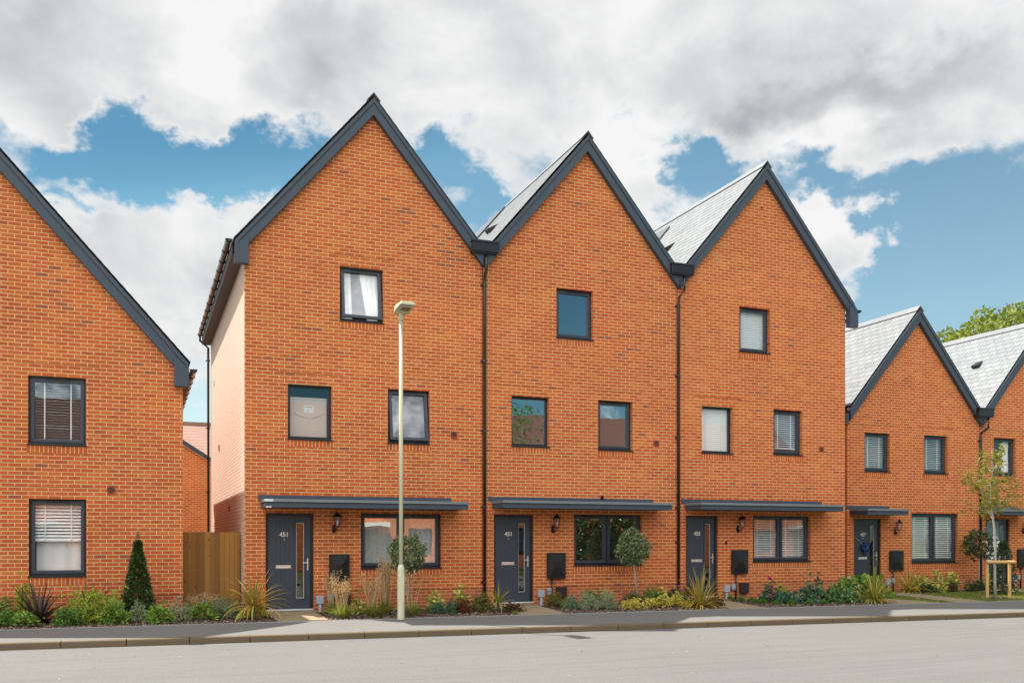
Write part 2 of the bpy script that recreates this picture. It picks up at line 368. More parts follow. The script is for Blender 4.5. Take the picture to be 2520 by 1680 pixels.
LF = {
 'bright': island('bright_leaf', st((.085, .19, .030), (.15, .28, .04), (.25, .39, .06), (.38, .50, .10))),
 'lime': island('lime_leaf', st((.22, .33, .03), (.30, .40, .04), (.42, .48, .05), (.50, .52, .07))),
 'mid': island('mid_green_leaf', st((0.049, 0.139, 0.022), (0.090, 0.211, 0.033), (0.146, 0.309, 0.049))),
 'dark': island('dark_leaf', st((0.016, 0.044, 0.013), (0.029, 0.072, 0.018), (0.052, 0.111, 0.029)), .32, .12, .6),
 'topiary': island('topiary_leaf', st((0.018, 0.044, 0.010), (0.039, 0.081, 0.018), (0.072, 0.124, 0.029), (0.130, 0.195, 0.058)), .3, .12, .6),
 'silver': island('silver_leaf', st((0.180, 0.252, 0.120), (0.288, 0.348, 0.180), (0.408, 0.456, 0.264), (0.528, 0.552, 0.360)), .6),
 'greygreen': island('grey_green_leaf', st((0.120, 0.209, 0.113), (0.209, 0.299, 0.164), (0.329, 0.419, 0.239)), .6),
 'bluegreen': island('blue_green_leaf', st((0.039, 0.111, 0.058), (0.078, 0.182, 0.098), (0.143, 0.273, 0.156)), .5),
 'nast': island('nasturtium_leaf', st((0.058, 0.143, 0.039), (0.117, 0.247, 0.078), (0.286, 0.429, 0.156)), .5),
 'yellow': island('yellow_leaf', st((.50, .38, .03), (.80, .62, .07), (.88, .76, .22), (.20, .25, .03)), .5),
 'varieg': island('variegated_leaf', st((0.120, 0.204, 0.024), (0.408, 0.456, 0.072), (0.660, 0.624, 0.144), (0.792, 0.744, 0.240)), .4),
 'red': island('red_leaf', st((.10, .015, .012), (.19, .035, .02), (.26, .07, .03)), .5),
 'rust': island('rust_leaf', st((.06, .022, .018), (.12, .05, .03), (.10, .09, .03)), .5),
 'purple': island('purple_blade', st((.016, .010, .011), (.03, .018, .018), (.06, .036, .033), (.16, .10, .09)), .32, .08, .6),
 'olive': island('olive_leaf', st((0.065, 0.081, 0.016), (0.130, 0.137, 0.029), (0.208, 0.195, 0.052), (0.260, 0.182, 0.065)), .5),
 'photinia': island('photinia_leaf', st((0.065, 0.111, 0.029), (0.117, 0.169, 0.052), (0.221, 0.273, 0.111), (0.390, 0.416, 0.221)), .3, .12, .7),
 'gold': island('gold_blade', st((0.360, 0.192, 0.034), (0.552, 0.324, 0.048), (0.696, 0.456, 0.084), (0.456, 0.396, 0.072), (0.216, 0.240, 0.036)), .45),
 'goldgreen': island('gold_green_blade', st((0.168, 0.204, 0.030), (0.336, 0.324, 0.048), (0.552, 0.432, 0.072), (0.144, 0.168, 0.024)), .45),
 'grass': island('grass_blade', st((0.065, 0.130, 0.019), (0.156, 0.234, 0.033), (0.364, 0.390, 0.065), (0.572, 0.468, 0.143)), .55),
 'straw': island('straw', st((.40, .22, .085), (.55, .33, .14), (.68, .46, .24), (.78, .58, .36)), .6),
 'lawn': island('lawn_blade', st((.07, .13, .015), (.13, .19, .022), (.22, .25, .04), (.34, .29, .09)), .6),
 'maple': island('young_tree_leaf', st((.12, .15, .02), (.25, .26, .035), (.38, .36, .05), (.42, .24, .06)), .5, .35),
 'oak': island('tree_leaf', st((0.065, 0.111, 0.016), (0.143, 0.195, 0.023), (0.260, 0.299, 0.036), (0.390, 0.390, 0.065)), .5, .3),
 'magenta': island('magenta_petal', st((.55, .01, .12), (.70, .03, .22)), .5), 'pinkwhite': island('pale_pink_petal', st((.75, .50, .58), (.82, .68, .72)), .5),
 'orange': island('orange_petal', st((.75, .06, .01), (.80, .35, .06)), .5), 'lilac': island('lilac_petal', st((.30, .24, .52), (.40, .34, .60)), .5),
 'mauve': island('mauve_petal', st((.50, .08, .36), (.55, .14, .42)), .5), 'redtip': island('red_tip', st((.25, .02, .02), (.35, .05, .04)), .4),
}
BARK = plain('bark', (.16, .12, .085), .85, 0, .2, .3, 14)
PALEBARK = plain('pale_bark', (.42, .38, .33), .8, 0, .2, .3, 16)
TWIG = plain('twig', (.17, .115, .07), .85, 0, .2, .3, 14)
def wood_mat(name, a, b, dark, sx=9):
    n = NT(name); k = n.noise((sx, sx, .7), 6, .65); g = n.N('ShaderNodeNewGeometry')
    c = n.mix(k, a, b); c = n.mix(n.M('MULTIPLY', g.outputs['Random Per Island'], .7), c, dark)
    kn = n.noise((15, 15, 8), 2, .5, off=(4, 1, 7)); c = n.mix(n.M('MULTIPLY', n.M('SUBTRACT', kn, .66), 9, clamp=True), c, tuple(x * .35 for x in dark))
    n.bump(k, .2, .004); return n.set(c, .75, 0, .3)
FENCE = wood_mat('treated_timber', (.35, .165, .035), (.49, .245, .058), (.15, .07, .020))
ROUND = wood_mat('peeled_timber', (.62, .36, .13), (.78, .50, .21), (.55, .31, .11), 14)
def ground_mats():
    n = NT('road_asphalt')
    sp = n.noise(30, 5, .8); st_ = n.noise((.25, 4.5, 1), 6, .65); lg = n.noise(.35, 4, .6)
    c = n.mix(lg, (.142, .138, .131), (.186, .181, .170))
    c = n.mix(n.M('MULTIPLY', n.M('SUBTRACT', .50, sp), 4, clamp=True), c, (.225, .22, .21))
    c = n.mix(n.M('MULTIPLY', n.M('SUBTRACT', sp, .53), 6, clamp=True), c, (.085, .083, .08))
    c = n.mix(n.M('MULTIPLY', n.M('SUBTRACT', st_, .48), 3.2, clamp=True), c, (.128, .125, .119))
    n.set(c, .85, 0, .3); n.bump(n.noise(45, 4, .75), .9, .012)
    n = NT('footway_asphalt')
    sp = n.noise(70, 3, .7); c = n.mix(n.noise(.8, 4), (.150, .145, .136), (.178, .172, .161))
    c = n.mix(n.M('MULTIPLY', n.M('SUBTRACT', sp, .62), 4, clamp=True), c, (.09, .088, .085))
    n.set(c, .85, 0, .3); n.bump(sp, .25, .004)
    n = NT('kerb_concrete'); c = n.mix(n.noise(3.5, 5, .65), (.13, .095, .055), (.175, .132, .082)); c = n.mix(n.M('MULTIPLY', n.M('SUBTRACT', n.noise(1.1, 4), .58), 3, clamp=True), c, (.12, .09, .065))
    n.set(c, .85, 0, .3)
    n = NT('path_slab'); c = n.mix(n.noise(2.5, 5, .65), (.26, .195, .115), (.34, .265, .165)); n.set(c, .85, 0, .3); n.bump(n.noise(40, 3), .2, .004)
    n = NT('bed_soil'); c = n.mix(n.noise(14, 5, .7), (.045, .03, .022), (.13, .09, .065)); n.set(c, .95, 0, .1); n.bump(n.noise(25, 4), .8, .03)
    n = NT('meadow'); c = n.mix(n.noise(.3, 5, .6), (.07, .11, .02), (.15, .17, .05)); n.set(c, .95, 0, .1)
    n = NT('lawn_soil'); c = n.mix(n.noise(3, 5, .7), (.08, .11, .02), (.17, .17, .05)); n.set(c, .95, 0, .1)
    n = NT('edging'); n.set(n.mix(n.noise(4, 4), (.30, .29, .27), (.42, .40, .37)), .85, 0, .3)
ground_mats()
CHIP = island('bark_chip', st((0.068, 0.043, 0.032), (0.162, 0.101, 0.074), (0.297, 0.203, 0.149), (0.567, 0.446, 0.365)), .9, 0, .2)
def tile_mat(name, a, b):
    n = NT(name); sp = n.N('ShaderNodeSeparateXYZ'); n.L(n.pos(), sp.inputs[0])
    fz = n.M('FRACT', n.M('DIVIDE', sp.outputs[2], .16)); fx = n.M('FRACT', n.M('DIVIDE', sp.outputs[0], .3))
    c = n.mix(n.noise(1.5, 5), a, b); c = n.mix(n.M('MULTIPLY', n.M('LESS_THAN', fz, .16), .55), c, tuple(x * .25 for x in a))
    n.bump(fz, .6, .02); return n.set(c, .8, 0, .3)
REDTILE = tile_mat('red_roof_tile', (.32, .18, .135), (.42, .26, .20)); BROWNTILE = tile_mat('brown_roof_tile', (.11, .056, .045), (.16, .08, .062))

# ------------------------------------------------------------------ ground, road, footway, beds
def kerbY(x): return 15.5 - .072 * x
def bedY(x): return 17.42 - .046 * x
def sheet(name, pts, z, mat, kind='structure'):
    m = MB(); m.add([(x, y, z) for x, y in pts], [tuple(range(len(pts)))]); return tag(m.build(name, mat), kind=kind)
sheet('ground', [(-400, -400), (500, -400), (500, 600), (-400, 600)], -.06, MATS['meadow'])
X0, X1 = -45, 75
def strip(name, f0, f1, z0, z1, mat, n=1):
    m = MB()
    m.add([(X0, f0(X0), z0), (X1, f0(X1), z0), (X1, f1(X1), z1), (X0, f1(X0), z1)], [(0, 1, 2, 3)]); return tag(m.build(name, mat), kind='structure')
strip('road', lambda x: kerbY(x) - 9.2, lambda x: kerbY(x) + .05, 0, 0, MATS['road_asphalt'])
strip('pavement', lambda x: kerbY(x) + .125, bedY, .108, .140, MATS['footway_asphalt'])
strip('far_pavement', lambda x: kerbY(x) - 11.5, lambda x: kerbY(x) - 9.2, .10, .10, MATS['footway_asphalt'])
m = MB(); x = X0
while x < X1:                              # kerb stones with open joints and a rounded nose
    a, b = x + .006, x + .909
    prof = [(0, -.05), (0, .085), (.006, .098), (.018, .106), (.125, .108), (.125, -.05)]
    vs = [(xx, kerbY(xx) + p, z + ((rnd.random() - .5) * .003 if False else 0)) for xx in (a, b) for p, z in prof]; k = len(prof)
    m.add(vs, [(i, (i + 1) % k, (i + 1) % k + k, i + k) for i in range(k)] + [tuple(range(k - 1, -1, -1)), tuple(range(k, 2 * k))]); x += .915
tag(m.build('kerb', MATS['kerb_concrete']), kind='structure')
m = MB(); m.slab([(X0, bedY(X0)), (X1, bedY(X1)), (X1, bedY(X1) + .045), (X0, bedY(X0) + .045)], .0, .146); tag(m.build('path_edging', MATS['edging']), kind='structure')
sheet('planting_bed', [(X0, bedY(X0) + .045), (17.4, bedY(17.4) + .045), (17.4, 20.9), (17.4, 33), (X0, 33)], .135, MATS['bed_soil'])
sheet('lawn', [(17.4, bedY(17.4) + .045), (X1, bedY(X1) + .045), (X1, 33), (17.4, 33)], .137, MATS['lawn_soil'])
PATHS = [[(2.38, 17.05 + .31), (3.28, 16.98 + .31), (3.40, 19.66), (2.42, 19.66)],
         [(7.02, 17.11), (8.02, 17.06), (8.44, 19.66), (7.44, 19.66)],
         [(11.85, 16.89), (12.75, 16.85), (13.44, 19.66), (12.46, 19.66)]]
m = MB()
for p in PATHS: m.slab(p, .10, .160)
curve = [(19.95, 20.4), (19.72, 19.3), (19.40, 18.1), (18.95, 16.60)], [(19.05, 20.4), (18.82, 19.3), (18.55, 18.2), (18.05, 16.64)]
for i in range(3): m.slab([curve[1][i + 1], curve[0][i + 1], curve[0][i], curve[1][i]], .10, .160)
m.slab([(16.42, 16.71), (17.55, 16.66), (17.50, 18.9), (16.6, 18.9)], .10, .160)
m.slab([(22.4, 19.4), (26, 19.0), (26, 19.7), (22.6, 20.6)], .10, .160)
tag(m.build('path', MATS['path_slab']), kind='structure')

# ------------------------------------------------------------------ house pieces
def window(h, D, x0, x1, z0, z1, style='casement', fill=None, tilt=0, room=True, coated=False):
    """style: casement (sash ring in frame), fixed (thin frame), double (two lights)"""
    cx = (x0 + x1) / 2; ya, yb = D + .105, D + .175
    m = MB(); ft = .055
    m.ring(x0, x1, z0 + .03, z1, ft, ya, yb)
    if style == 'double': m.box(cx - .035, cx + .035, ya, yb, z0 + .03 + ft, z1 - ft)
    win = m.build('window', UPVC, h, bevel=.004)
    m = MB(); m.box(x0 - .012, x1 + .012, D - .035, D + .103, z0, z0 + .028); m.build('sill', UPVC, win, bevel=.004)
    lights = [(x0, x1)] if style != 'double' else [(x0, cx), (cx, x1)]
    for i, (a, b) in enumerate(lights):
        fa = a + ft if a == x0 else a + .035; fb = b - ft if b == x1 else b - .035
        zs0, zs1 = z0 + .03 + ft, z1 - ft
        if style == 'fixed':
            pa, pb, p0, p1 = fa, fb, zs0, zs1; M = None
        else:
            M = None
            if tilt: M = Matrix.Translation((0, ya, zs1)) @ Matrix.Rotation(R(-tilt), 4, 'X') @ Matrix.Translation((0, -ya, -zs1))
            m = MB(); e = .018; m.ring(fa - e, fb + e, zs0 - e, zs1 + e, .062, ya - .018, ya + .045, M); m.build('sash', ANTH, win, bevel=.004)
            pa, pb, p0, p1 = fa + .044, fb - .044, zs0 + .044, zs1 - .044
        m = MB(); vs = [Vector(v) for v in ((pa, ya + .03, p0), (pb, ya + .03, p0), (pb, ya + .03, p1), (pa, ya + .03, p1))]
        if M is not None: vs = [M @ v for v in vs]
        m.add(vs, [(0, 1, 2, 3)]); m.build('pane', GLASSR if coated else GLASS, win)
        if style != 'fixed':
            m = MB(); c = (a + b) / 2; m.box(c - .21, c + .21, ya - .036, ya - .019, z1 - .062, z1 - .036); m.build('trickle_vent', UPVC, win, bevel=.004)
        f = fill[i] if isinstance(fill, list) else fill
        if f:
            ia, ib, i0, i1 = pa - .04, pb + .04, p0 - .05, p1 + .05; yb2 = ya + .085
            if f[0] == 'blind':            # horizontal slats: (pitch, tilt degrees, bottom fraction)
                _, pitch, ang, bot = f
                m = MB(); z = i1 - .03; zb = i0 + (i1 - i0) * bot
                m.box(ia, ib, yb2 - .02, yb2 + .02, i1 - .03, i1)
                while z > zb:
                    Mx = Matrix.Translation((0, yb2, z)) @ Matrix.Rotation(R(ang + rnd.uniform(-3, 3)), 4, 'X')
                    m.box(ia, ib, -.024, .024, -.0012, .0012, Mx); z -= pitch
                m.box(ia, ib, yb2 - .018, yb2 + .018, zb - .02, zb)
                for t in (.18, .5, .82) if ib - ia > .9 else (.24, .76):
                    xx = ia + (ib - ia) * t; m.box(xx - .010, xx + .010, yb2 - .030, yb2 - .0285, zb, i1 - .03)
                m.build('blind', BLIND, win)
            elif f[0] == 'curtain':        # folded drapes drawn to both sides: widths at top and bottom
                for side, wt, wb in f[1:]:
                    m = MB(); K = 30; rows = []
                    for r in range(9):
                        t = r / 8; w = wt + (wb - wt) * t; row = []
                        for k in range(K + 1):
                            u = k / K; xx = (ia + u * w) if side < 0 else (ib - u * w)
                            row.append((xx, yb2 + .03 + .018 * math.sin(u * 24 + r * .25) + .01 * math.sin(u * 51), i1 - (i1 - i0) * t))
                        rows.append(row)
                    b0 = len(m.v)
                    for row in rows: m.v += row
                    for r in range(8):
                        for k in range(K): m.f.append([b0 + r * (K + 1) + k, b0 + r * (K + 1) + k + 1, b0 + (r + 1) * (K + 1) + k + 1, b0 + (r + 1) * (K + 1) + k]); m.m.append(0)
                    m.build('curtain', CURT, win, smooth=True)
            elif f[0] == 'net':
                m = MB(); K = 40
                row = [(ia + (ib - ia) * k / K, yb2 + .02 + .008 * math.sin(k * 1.1) + .005 * math.sin(k * 2.7)) for k in range(K + 1)]
                for k in range(K): m.quad((row[k][0], row[k][1], i0), (row[k + 1][0], row[k + 1][1], i0), (row[k + 1][0], row[k + 1][1], i0 + (i1 - i0) * f[1]), (row[k][0], row[k][1], i0 + (i1 - i0) * f[1]))
                m.build('net_curtain', CURT, win, smooth=True)
    if room:
        m = MB(); a, b, y0, y1 = x0 - .25, x1 + .25, yb + .004, yb + 2.2; za, zb = z0 - .45, z1 + .15
        m.quad((a, y1, za), (b, y1, za), (b, y1, zb), (a, y1, zb)); m.quad((a, y0, za), (a, y1, za), (a, y1, zb), (a, y0, zb)); m.quad((b, y0, za), (b, y1, za), (b, y1, zb), (b, y0, zb))
        m.quad((a, y0, zb), (b, y0, zb), (b, y1, zb), (a, y1, zb)); m.mi = 1; m.quad((a, y0, za), (b, y0, za), (b, y1, za), (a, y1, za))
        m.build('room', [ROOM, ROOMFLOOR], win)
    return win

def wall(h, x0, x1, D, depth, zl, zr, xa, za, holes, plinth=.56, extra_soldiers=True, zc=None, sunlit_side=False):
    """hollow brick shell: gable front pierced by openings, with reveals"""
    m = MB(); zt = zc or min(zl, zr) - .02
    xs = sorted({x0, x1} | {v for o in holes for v in (o[0], o[1])}); zs = sorted({0.0, zt} | {v for o in holes for v in (o[2], o[3])})
    for i in range(len(xs) - 1):
        for j in range(len(zs) - 1):
            a, b, c, d = xs[i], xs[i + 1], zs[j], zs[j + 1]
            if any(o[0] <= (a + b) / 2 <= o[1] and o[2] <= (c + d) / 2 <= o[3] for o in holes): continue
            m.quad((a, D, c), (b, D, c), (b, D, d), (a, D, d))
    m.add([(x0, D, zt), (x1, D, zt), (x1, D, zr), (xa, D, za), (x0, D, zl)], [(0, 1, 2, 3, 4)])
    for o in holes:
        a, b, c, d = o[:4]; r = D + .20
        m.quad((a, D, c), (a, D, d), (a, r, d), (a, r, c)); m.quad((b, D, c), (b, r, c), (b, r, d), (b, D, d))
        m.quad((a, D, d), (b, D, d), (b, r, d), (a, r, d)); m.quad((a, D, c), (a, r, c), (b, r, c), (b, D, c))
    E = D + depth
    m.mi = 2 if sunlit_side else 0; m.quad((x0, D, 0), (x0, D, zl), (x0, E, zl), (x0, E, 0)); m.mi = 0; m.quad((x1, D, 0), (x1, E, 0), (x1, E, zr), (x1, D, zr))
    m.add([(x0, E, 0), (x1, E, 0), (x1, E, zr), (xa, E, za), (x0, E, zl)], [(4, 3, 2, 1, 0)])
    # string course over the plinth, broken by the door openings
    cuts = sorted([(o[0], o[1]) for o in holes if o[2] < plinth < o[3]]); a = x0 - .012
    for c0, c1 in cuts + [(x1 + .012, None)]:
        m.box(a, c0, D - .014, D - .001, plinth, plinth + .075); a = c1
    m.mi = 1
    if extra_soldiers:
        for o in holes:
            if o[2] < .5: continue
            m.box(o[0] - .02, o[1] + .02, D - .005, D - .001, o[2] - .145, o[2] - .003)
    m.mi = 3
    for o in holes:
        if o[2] > .5: m.box(o[0] - .24, o[1] + .24, D - .0025, D - .0008, o[3] + .222, o[3] + .230)
    return m.build('wall', [BRICK, SOLDIER, SUNLIT_BRICK, MATS['tray_joint']], h, org=(x0, D, 0))

def roof(h, xa, zr, s, xl, xr, y0, y1, half=.30, panel=None, vents=()):
    """one sheet of separate slates per slope, laid in lapped courses, with a ridge"""
    m = MB(); inv = 1 / math.sqrt(1 + s * s)
    for sg, xe in ((-1, xl), (1, xr)):
        run = abs(xe - xa); L = run / inv; n = max(3, round(L / .20)); st_ = L / n
        dv = Vector((-sg * inv, 0, s * inv)); nv = Vector((sg * s * inv, 0, inv))   # up the slope, and out of it
        e = Vector((xe, 0, zr - s * run))
        for k in range(n):
            lo = e + dv * (k * st_); hi = e + dv * min(L, (k + 1) * st_ + .05)
            y = y0 - (half / 2 if k % 2 else 0)
            while y < y1:
                a, b = max(y0, y) + .005, min(y1, y + half) - .005; y += half
                if b - a < .02: continue
                l2 = lo + nv * (.0115 + rnd.random() * .001); h2 = hi + nv * .0045; t = nv * -.004; Y0 = Vector((0, a, 0)); Y1 = Vector((0, b, 0))
                vs = [l2 + Y0, l2 + Y1, h2 + Y1, h2 + Y0]; vs += [v + t for v in vs]
                m.add(vs, [(0, 1, 2, 3), (4, 7, 6, 5), (0, 4, 5, 1), (1, 5, 6, 2), (2, 6, 7, 3), (3, 7, 4, 0)])
        # boarding under the slates
        a = e - nv * .012; b = e + dv * L - nv * .012
        m.add([a + Vector((0, y0 + .02, 0)), a + Vector((0, y1, 0)), b + Vector((0, y1, 0)), b + Vector((0, y0 + .02, 0))], [(0, 1, 2, 3)])
    r = m.build('roof', SLATE, h, org=(xa, y0, zr - s * (xa - xl)))
    m = MB(); y = y0 - .02
    while y < y1:
        b = min(y + .45, y1) - .006; w = .14
        for sg in (-1, 1):
            p = [(xa, zr + .055), (xa + sg * w, zr + .055 - s * w), (xa + sg * w, zr + .040 - s * w), (xa, zr + .035)]
            m.prism(p, y, b)
        y += .45
    m.build('ridge_tiles', SLATE, r)
    dv = Vector((inv, 0, s * inv)); nv = Vector((-s * inv, 0, inv))
    e = Vector((xl, 0, zr - s * (xa - xl)))
    if panel:
        for (ya, yb, t0, t1) in panel:
            m = MB(); L = (xa - xl) / inv
            vs = [e + dv * (L * t) + nv * o + Vector((0, y, 0)) for o in (.03, .055) for t in (t0, t1) for y in (ya, yb)]
            m.add(vs, [(0, 2, 3, 1), (4, 5, 7, 6), (0, 1, 5, 4), (2, 6, 7, 3), (0, 4, 6, 2), (1, 3, 7, 5)]); m.build('roof_panel', MATS['solar'], r)
    for (y, t) in vents:
        m = MB(); L = (xa - xl) / inv; p = e + dv * (L * t) + Vector((0, y, 0)); Yv = Vector((0, 1, 0))
        vs = [p + dv * a + nv * o + Yv * b for (a, o) in ((0, .02), (.02, .12), (.30, .02)) for b in (-.13, .13)]
        m.add(vs, [(0, 1, 3, 2), (2, 3, 5, 4), (0, 2, 4), (1, 5, 3)]); m.build('roof_vent', BLACK, r)
    return r
n = NT('solar'); n.set((.10, .115, .13), .25, 0, .8)

def barge(h, xa, zi, zo, s, xl, xr, D, footl=False, footr=False):
    for sg, xe in ((-1, xl), (1, xr)):
        w = abs(xe - xa)
        mid = zi + (zo - zi) * .70
        m = MB()
        p = [(xa, zi), (xe, zi - s * w), (xe, mid - s * w), (xa, mid)]
        m.prism(p if sg > 0 else p[::-1], D - .125, D - .002)
        bb = m.build('bargeboard', BARGE, h)
        m = MB(); p = [(xa, mid + .004), (xe + sg * .02, mid + .004 - s * (w + .02)), (xe + sg * .02, zo - s * (w + .02)), (xa, zo)]
        m.prism(p if sg > 0 else p[::-1], D - .150, D - .002); m.build('verge_trim', BARGE, bb)
        if (sg < 0 and footl) or (sg > 0 and footr):
            zb = zi - s * w
            m = MB(); b0 = xe - sg * .24; p = [(b0, zb - .13), (xe + sg * .035, zb - .13), (xe + sg * .035, zb + .22), (b0, zb + .22 + s * .20)]
            m.prism(p if sg > 0 else p[::-1], D - .155, D - .001); m.build('eaves_box_end', BARGE, bb)

def gutter(h, x, z, y0, y1, sg):
    m = MB(); K = 8; rows = []
    for y in (y0, y1):
        rows.append([(x + .062 * math.cos(math.pi + math.pi * k / K), y, z + .062 * math.sin(math.pi + math.pi * k / K)) for k in range(K + 1)] + [(x + .054 * math.cos(2 * math.pi - math.pi * k / K), y, z + .054 * math.sin(2 * math.pi - math.pi * k / K)) for k in range(K + 1)])
    n = len(rows[0]); m.add(rows[0] + rows[1], [(i, (i + 1) % n, (i + 1) % n + n, i + n) for i in range(n)] + [tuple(range(K + 1)), ])
    g = m.build('gutter', GUTTER, h)
    y = y0 + .03; i = 0
    while y < y1 - .1:
        m = MB(); n2 = 8
        outer = [(x + .074 * math.cos(math.pi + math.pi * k / n2), z + .074 * math.sin(math.pi + math.pi * k / n2)) for k in range(n2 + 1)] + [(x + .0625 * math.cos(2 * math.pi - math.pi * k / n2), z + .0625 * math.sin(2 * math.pi - math.pi * k / n2)) for k in range(n2 + 1)]
        m.prism(outer, y, y + (.10 if i % 3 == 1 else .05)); m.build('gutter_bracket', GUTTER, g); y += .78; i += 1
    return g

def downpipe(h, pts, clips, r=.034):
    m = MB(); m.tube(pts, r, 10); dp = m.build('downpipe', GUTTER, h, smooth=True)
    for (x, y, z) in clips:
        m = MB(); m.lathe((x, y, z), [(r + .002, 0), (r + .009, .004), (r + .009, .05), (r + .002, .054)], 12); m.box(x - .085, x - .02, y + .018, y + .04, z + .012, z + .042); m.build('pipe_clip', GUTTER, dp)
    return dp

def hopper(h, x0, x1, z0, z1, y0, y1, tipx, tipz):
    m = MB(); m.box(x0, x1, y0, y1, z0 + .03, z1 - .05); m.box(x0 - .015, x1 + .015, y0 - .015, y1, z1 - .05, z1); m.box(x0 + .02, x1 - .02, y0 + .02, y1, z0, z0 + .03)
    hp = m.build('valley_hopper', GUTTER, h, bevel=.006)
    m = MB(); c = (x0 + x1) / 2; w = (x1 - x0) * .40; t = .07
    m.add([(c - w, y1 - .13, z0), (c + w, y1 - .13, z0), (c + w, y1, z0), (c - w, y1, z0), (tipx - t * .3, y1 - .06, tipz), (tipx + t * .3, y1 - .06, tipz), (tipx + t * .3, y1, tipz), (tipx - t * .3, y1, tipz)],
          [(0, 1, 2, 3), (4, 7, 6, 5), (0, 4, 5, 1), (1, 5, 6, 2), (3, 2, 6, 7), (0, 3, 7, 4)]); m.build('outlet_cover', BARGE, hp)
    return hp

def canopy(h, D, x0, x1, zb, p=.70, wx0=None, wx1=None, whiteend=False):
    wx0 = wx0 if wx0 is not None else x0; wx1 = wx1 if wx1 is not None else x1
    m = MB(); m.box(x0, x1, D - p, D - .003, zb, zb + .105); cp = m.build('canopy', BARGE, h, bevel=.004)
    m = MB(); m.box(x0 - .02, x1 + .02, D - p - .035, D - p + .07, zb + .108, zb + .165); m.box(x0 - .02, x0 + .06, D - p + .071, D - .02, zb + .108, zb + .165)
    m.box(x1 - .06, x1 + .02, D - p + .071, D - .02, zb + .108, zb + .165); m.box(x0 + .062, x1 - .062, D - p + .072, D - .02, zb + .108, zb + .14); m.build('drip_edge', MATS['canopy_edge'], cp, bevel=.003)
    m = MB(); m.box(wx0, wx1, D - .014, D - .002, zb + .168, zb + .27); k = wx0 + .12
    while k < wx1: m.box(k - .009, k + .009, D - .022, D - .0145, zb + .215, zb + .233); k += .345
    m.build('flashing', BARGE, cp)
    if whiteend:
        m = MB(); m.box(x0 - .026, x0 + .15, D - p - .040, D - p - .036, zb + .112, zb + .162); m.build('end_cap', STEEL, cp); m = MB(); m.box(x0 + .01, x0 + .12, D - p - .006, D - p - .001, zb - .006, zb + .02); m.build('end_cap', STEEL, cp)
    return cp
MATS['canopy_edge'] = plain('canopy_edge_paint', (.18, .20, .21), .45, 0, .5, .12, 5)
NUMM = plain('number_chrome', (.76, .69, .62), .35, .2, .5, .05, 9)

def door(h, D, x0, x1, z0, z1, number=None, posters=False):
    m = MB(); ya, yb = D + .05, D + .13
    m.box(x0, x1, ya, yb, z1 - .055, z1); m.box(x0, x0 + .055, ya, yb, z0, z1 - .055); m.box(x1 - .055, x1, ya, yb, z0, z1 - .055)
    fr = m.build('door', UPVC, h, bevel=.004)
    a, b, c, d = x0 + .058, x1 - .058, z0 + .03, z1 - .058; yl = D + .075
    w = b - a; ga, gb = a + w * .665, a + w * .845; gc, gd = c + (d - c) * .115, c + (d - c) * .925
    m = MB(); m.box(a, ga, yl, yl + .045, c, d); m.box(gb, b, yl, yl + .045, c, d); m.box(ga, gb, yl, yl + .045, c, gc); m.box(ga, gb, yl, yl + .045, gd, d)
    # five tongue and groove boards standing 4 mm proud, with open grooves
    n = 5; p0, p1 = a + w * .085, a + w * .60
    for i in range(n):
        q0 = p0 + (p1 - p0) * i / n + .004; q1 = p0 + (p1 - p0) * (i + 1) / n - .004; m.box(q0, q1, yl - .006, yl - .0005, c + (d - c) * .115, c + (d - c) * .94)
    m.ring(ga - .03, gb + .03, gc - .03, gd + .03, .028, yl - .014, yl - .0005)
    lf = m.build('door_leaf', ANTH, fr, bevel=.002)
    m = MB(); m.quad((ga, yl + .02, gc), (gb, yl + .02, gc), (gb, yl + .02, gd), (ga, yl + .02, gd)); m.build('door_glass', FROST, fr)
    m = MB(); m.ring(ga, gb, gc, gd, .009, yl + .004, yl + .018); m.build('glazing_strip', STEEL, fr)
    m = MB(); m.box(a - .06, b + .06, yl + .10, yl + .12, z0, z1); m.build('dark_hall_sheet', VOID, fr)  # black sheet behind the glass, painted darkness for the unlit hall
    m = MB(); m.box(x0, x1, D + .0, D + .13, z0 - .02, z0 + .028); m.build('threshold', STEEL, fr, bevel=.004)
    lx = a + w * .36
    m = MB(); m.box(lx - .155, lx + .155, yl - .016, yl - .0065, z0 + .87, z0 + .94); m.box(lx - .135, lx + .135, yl - .024, yl - .0165, z0 + .883, z0 + .905); m.build('letter_plate', CHROME, fr, bevel=.004)
    hx = b - .055
    m = MB(); m.box(hx - .016, hx + .016, yl - .012, yl - .0005, z0 + .83, z0 + 1.08); m.tube([(hx, yl - .012, z0 + .985), (hx, yl - .055, z0 + .985), (hx - .115, yl - .055, z0 + .985)], .011, 8); m.lathe((hx, yl - .014, z0 + .86), [(.012, 0), (.012, .04)], 8); m.build('handle', CHROME, fr, bevel=.002)
    if number:
        text('house_number', number, .130, lx + .015, yl - .010, z0 + 1.535, NUMM, fr)
        m = MB(); m.tube([(lx + .015, yl - .013, z0 + 1.47), (lx + .015, yl - .0005, z0 + 1.47)], .012, 8); m.build('spyhole', CHROME, fr)
    return fr

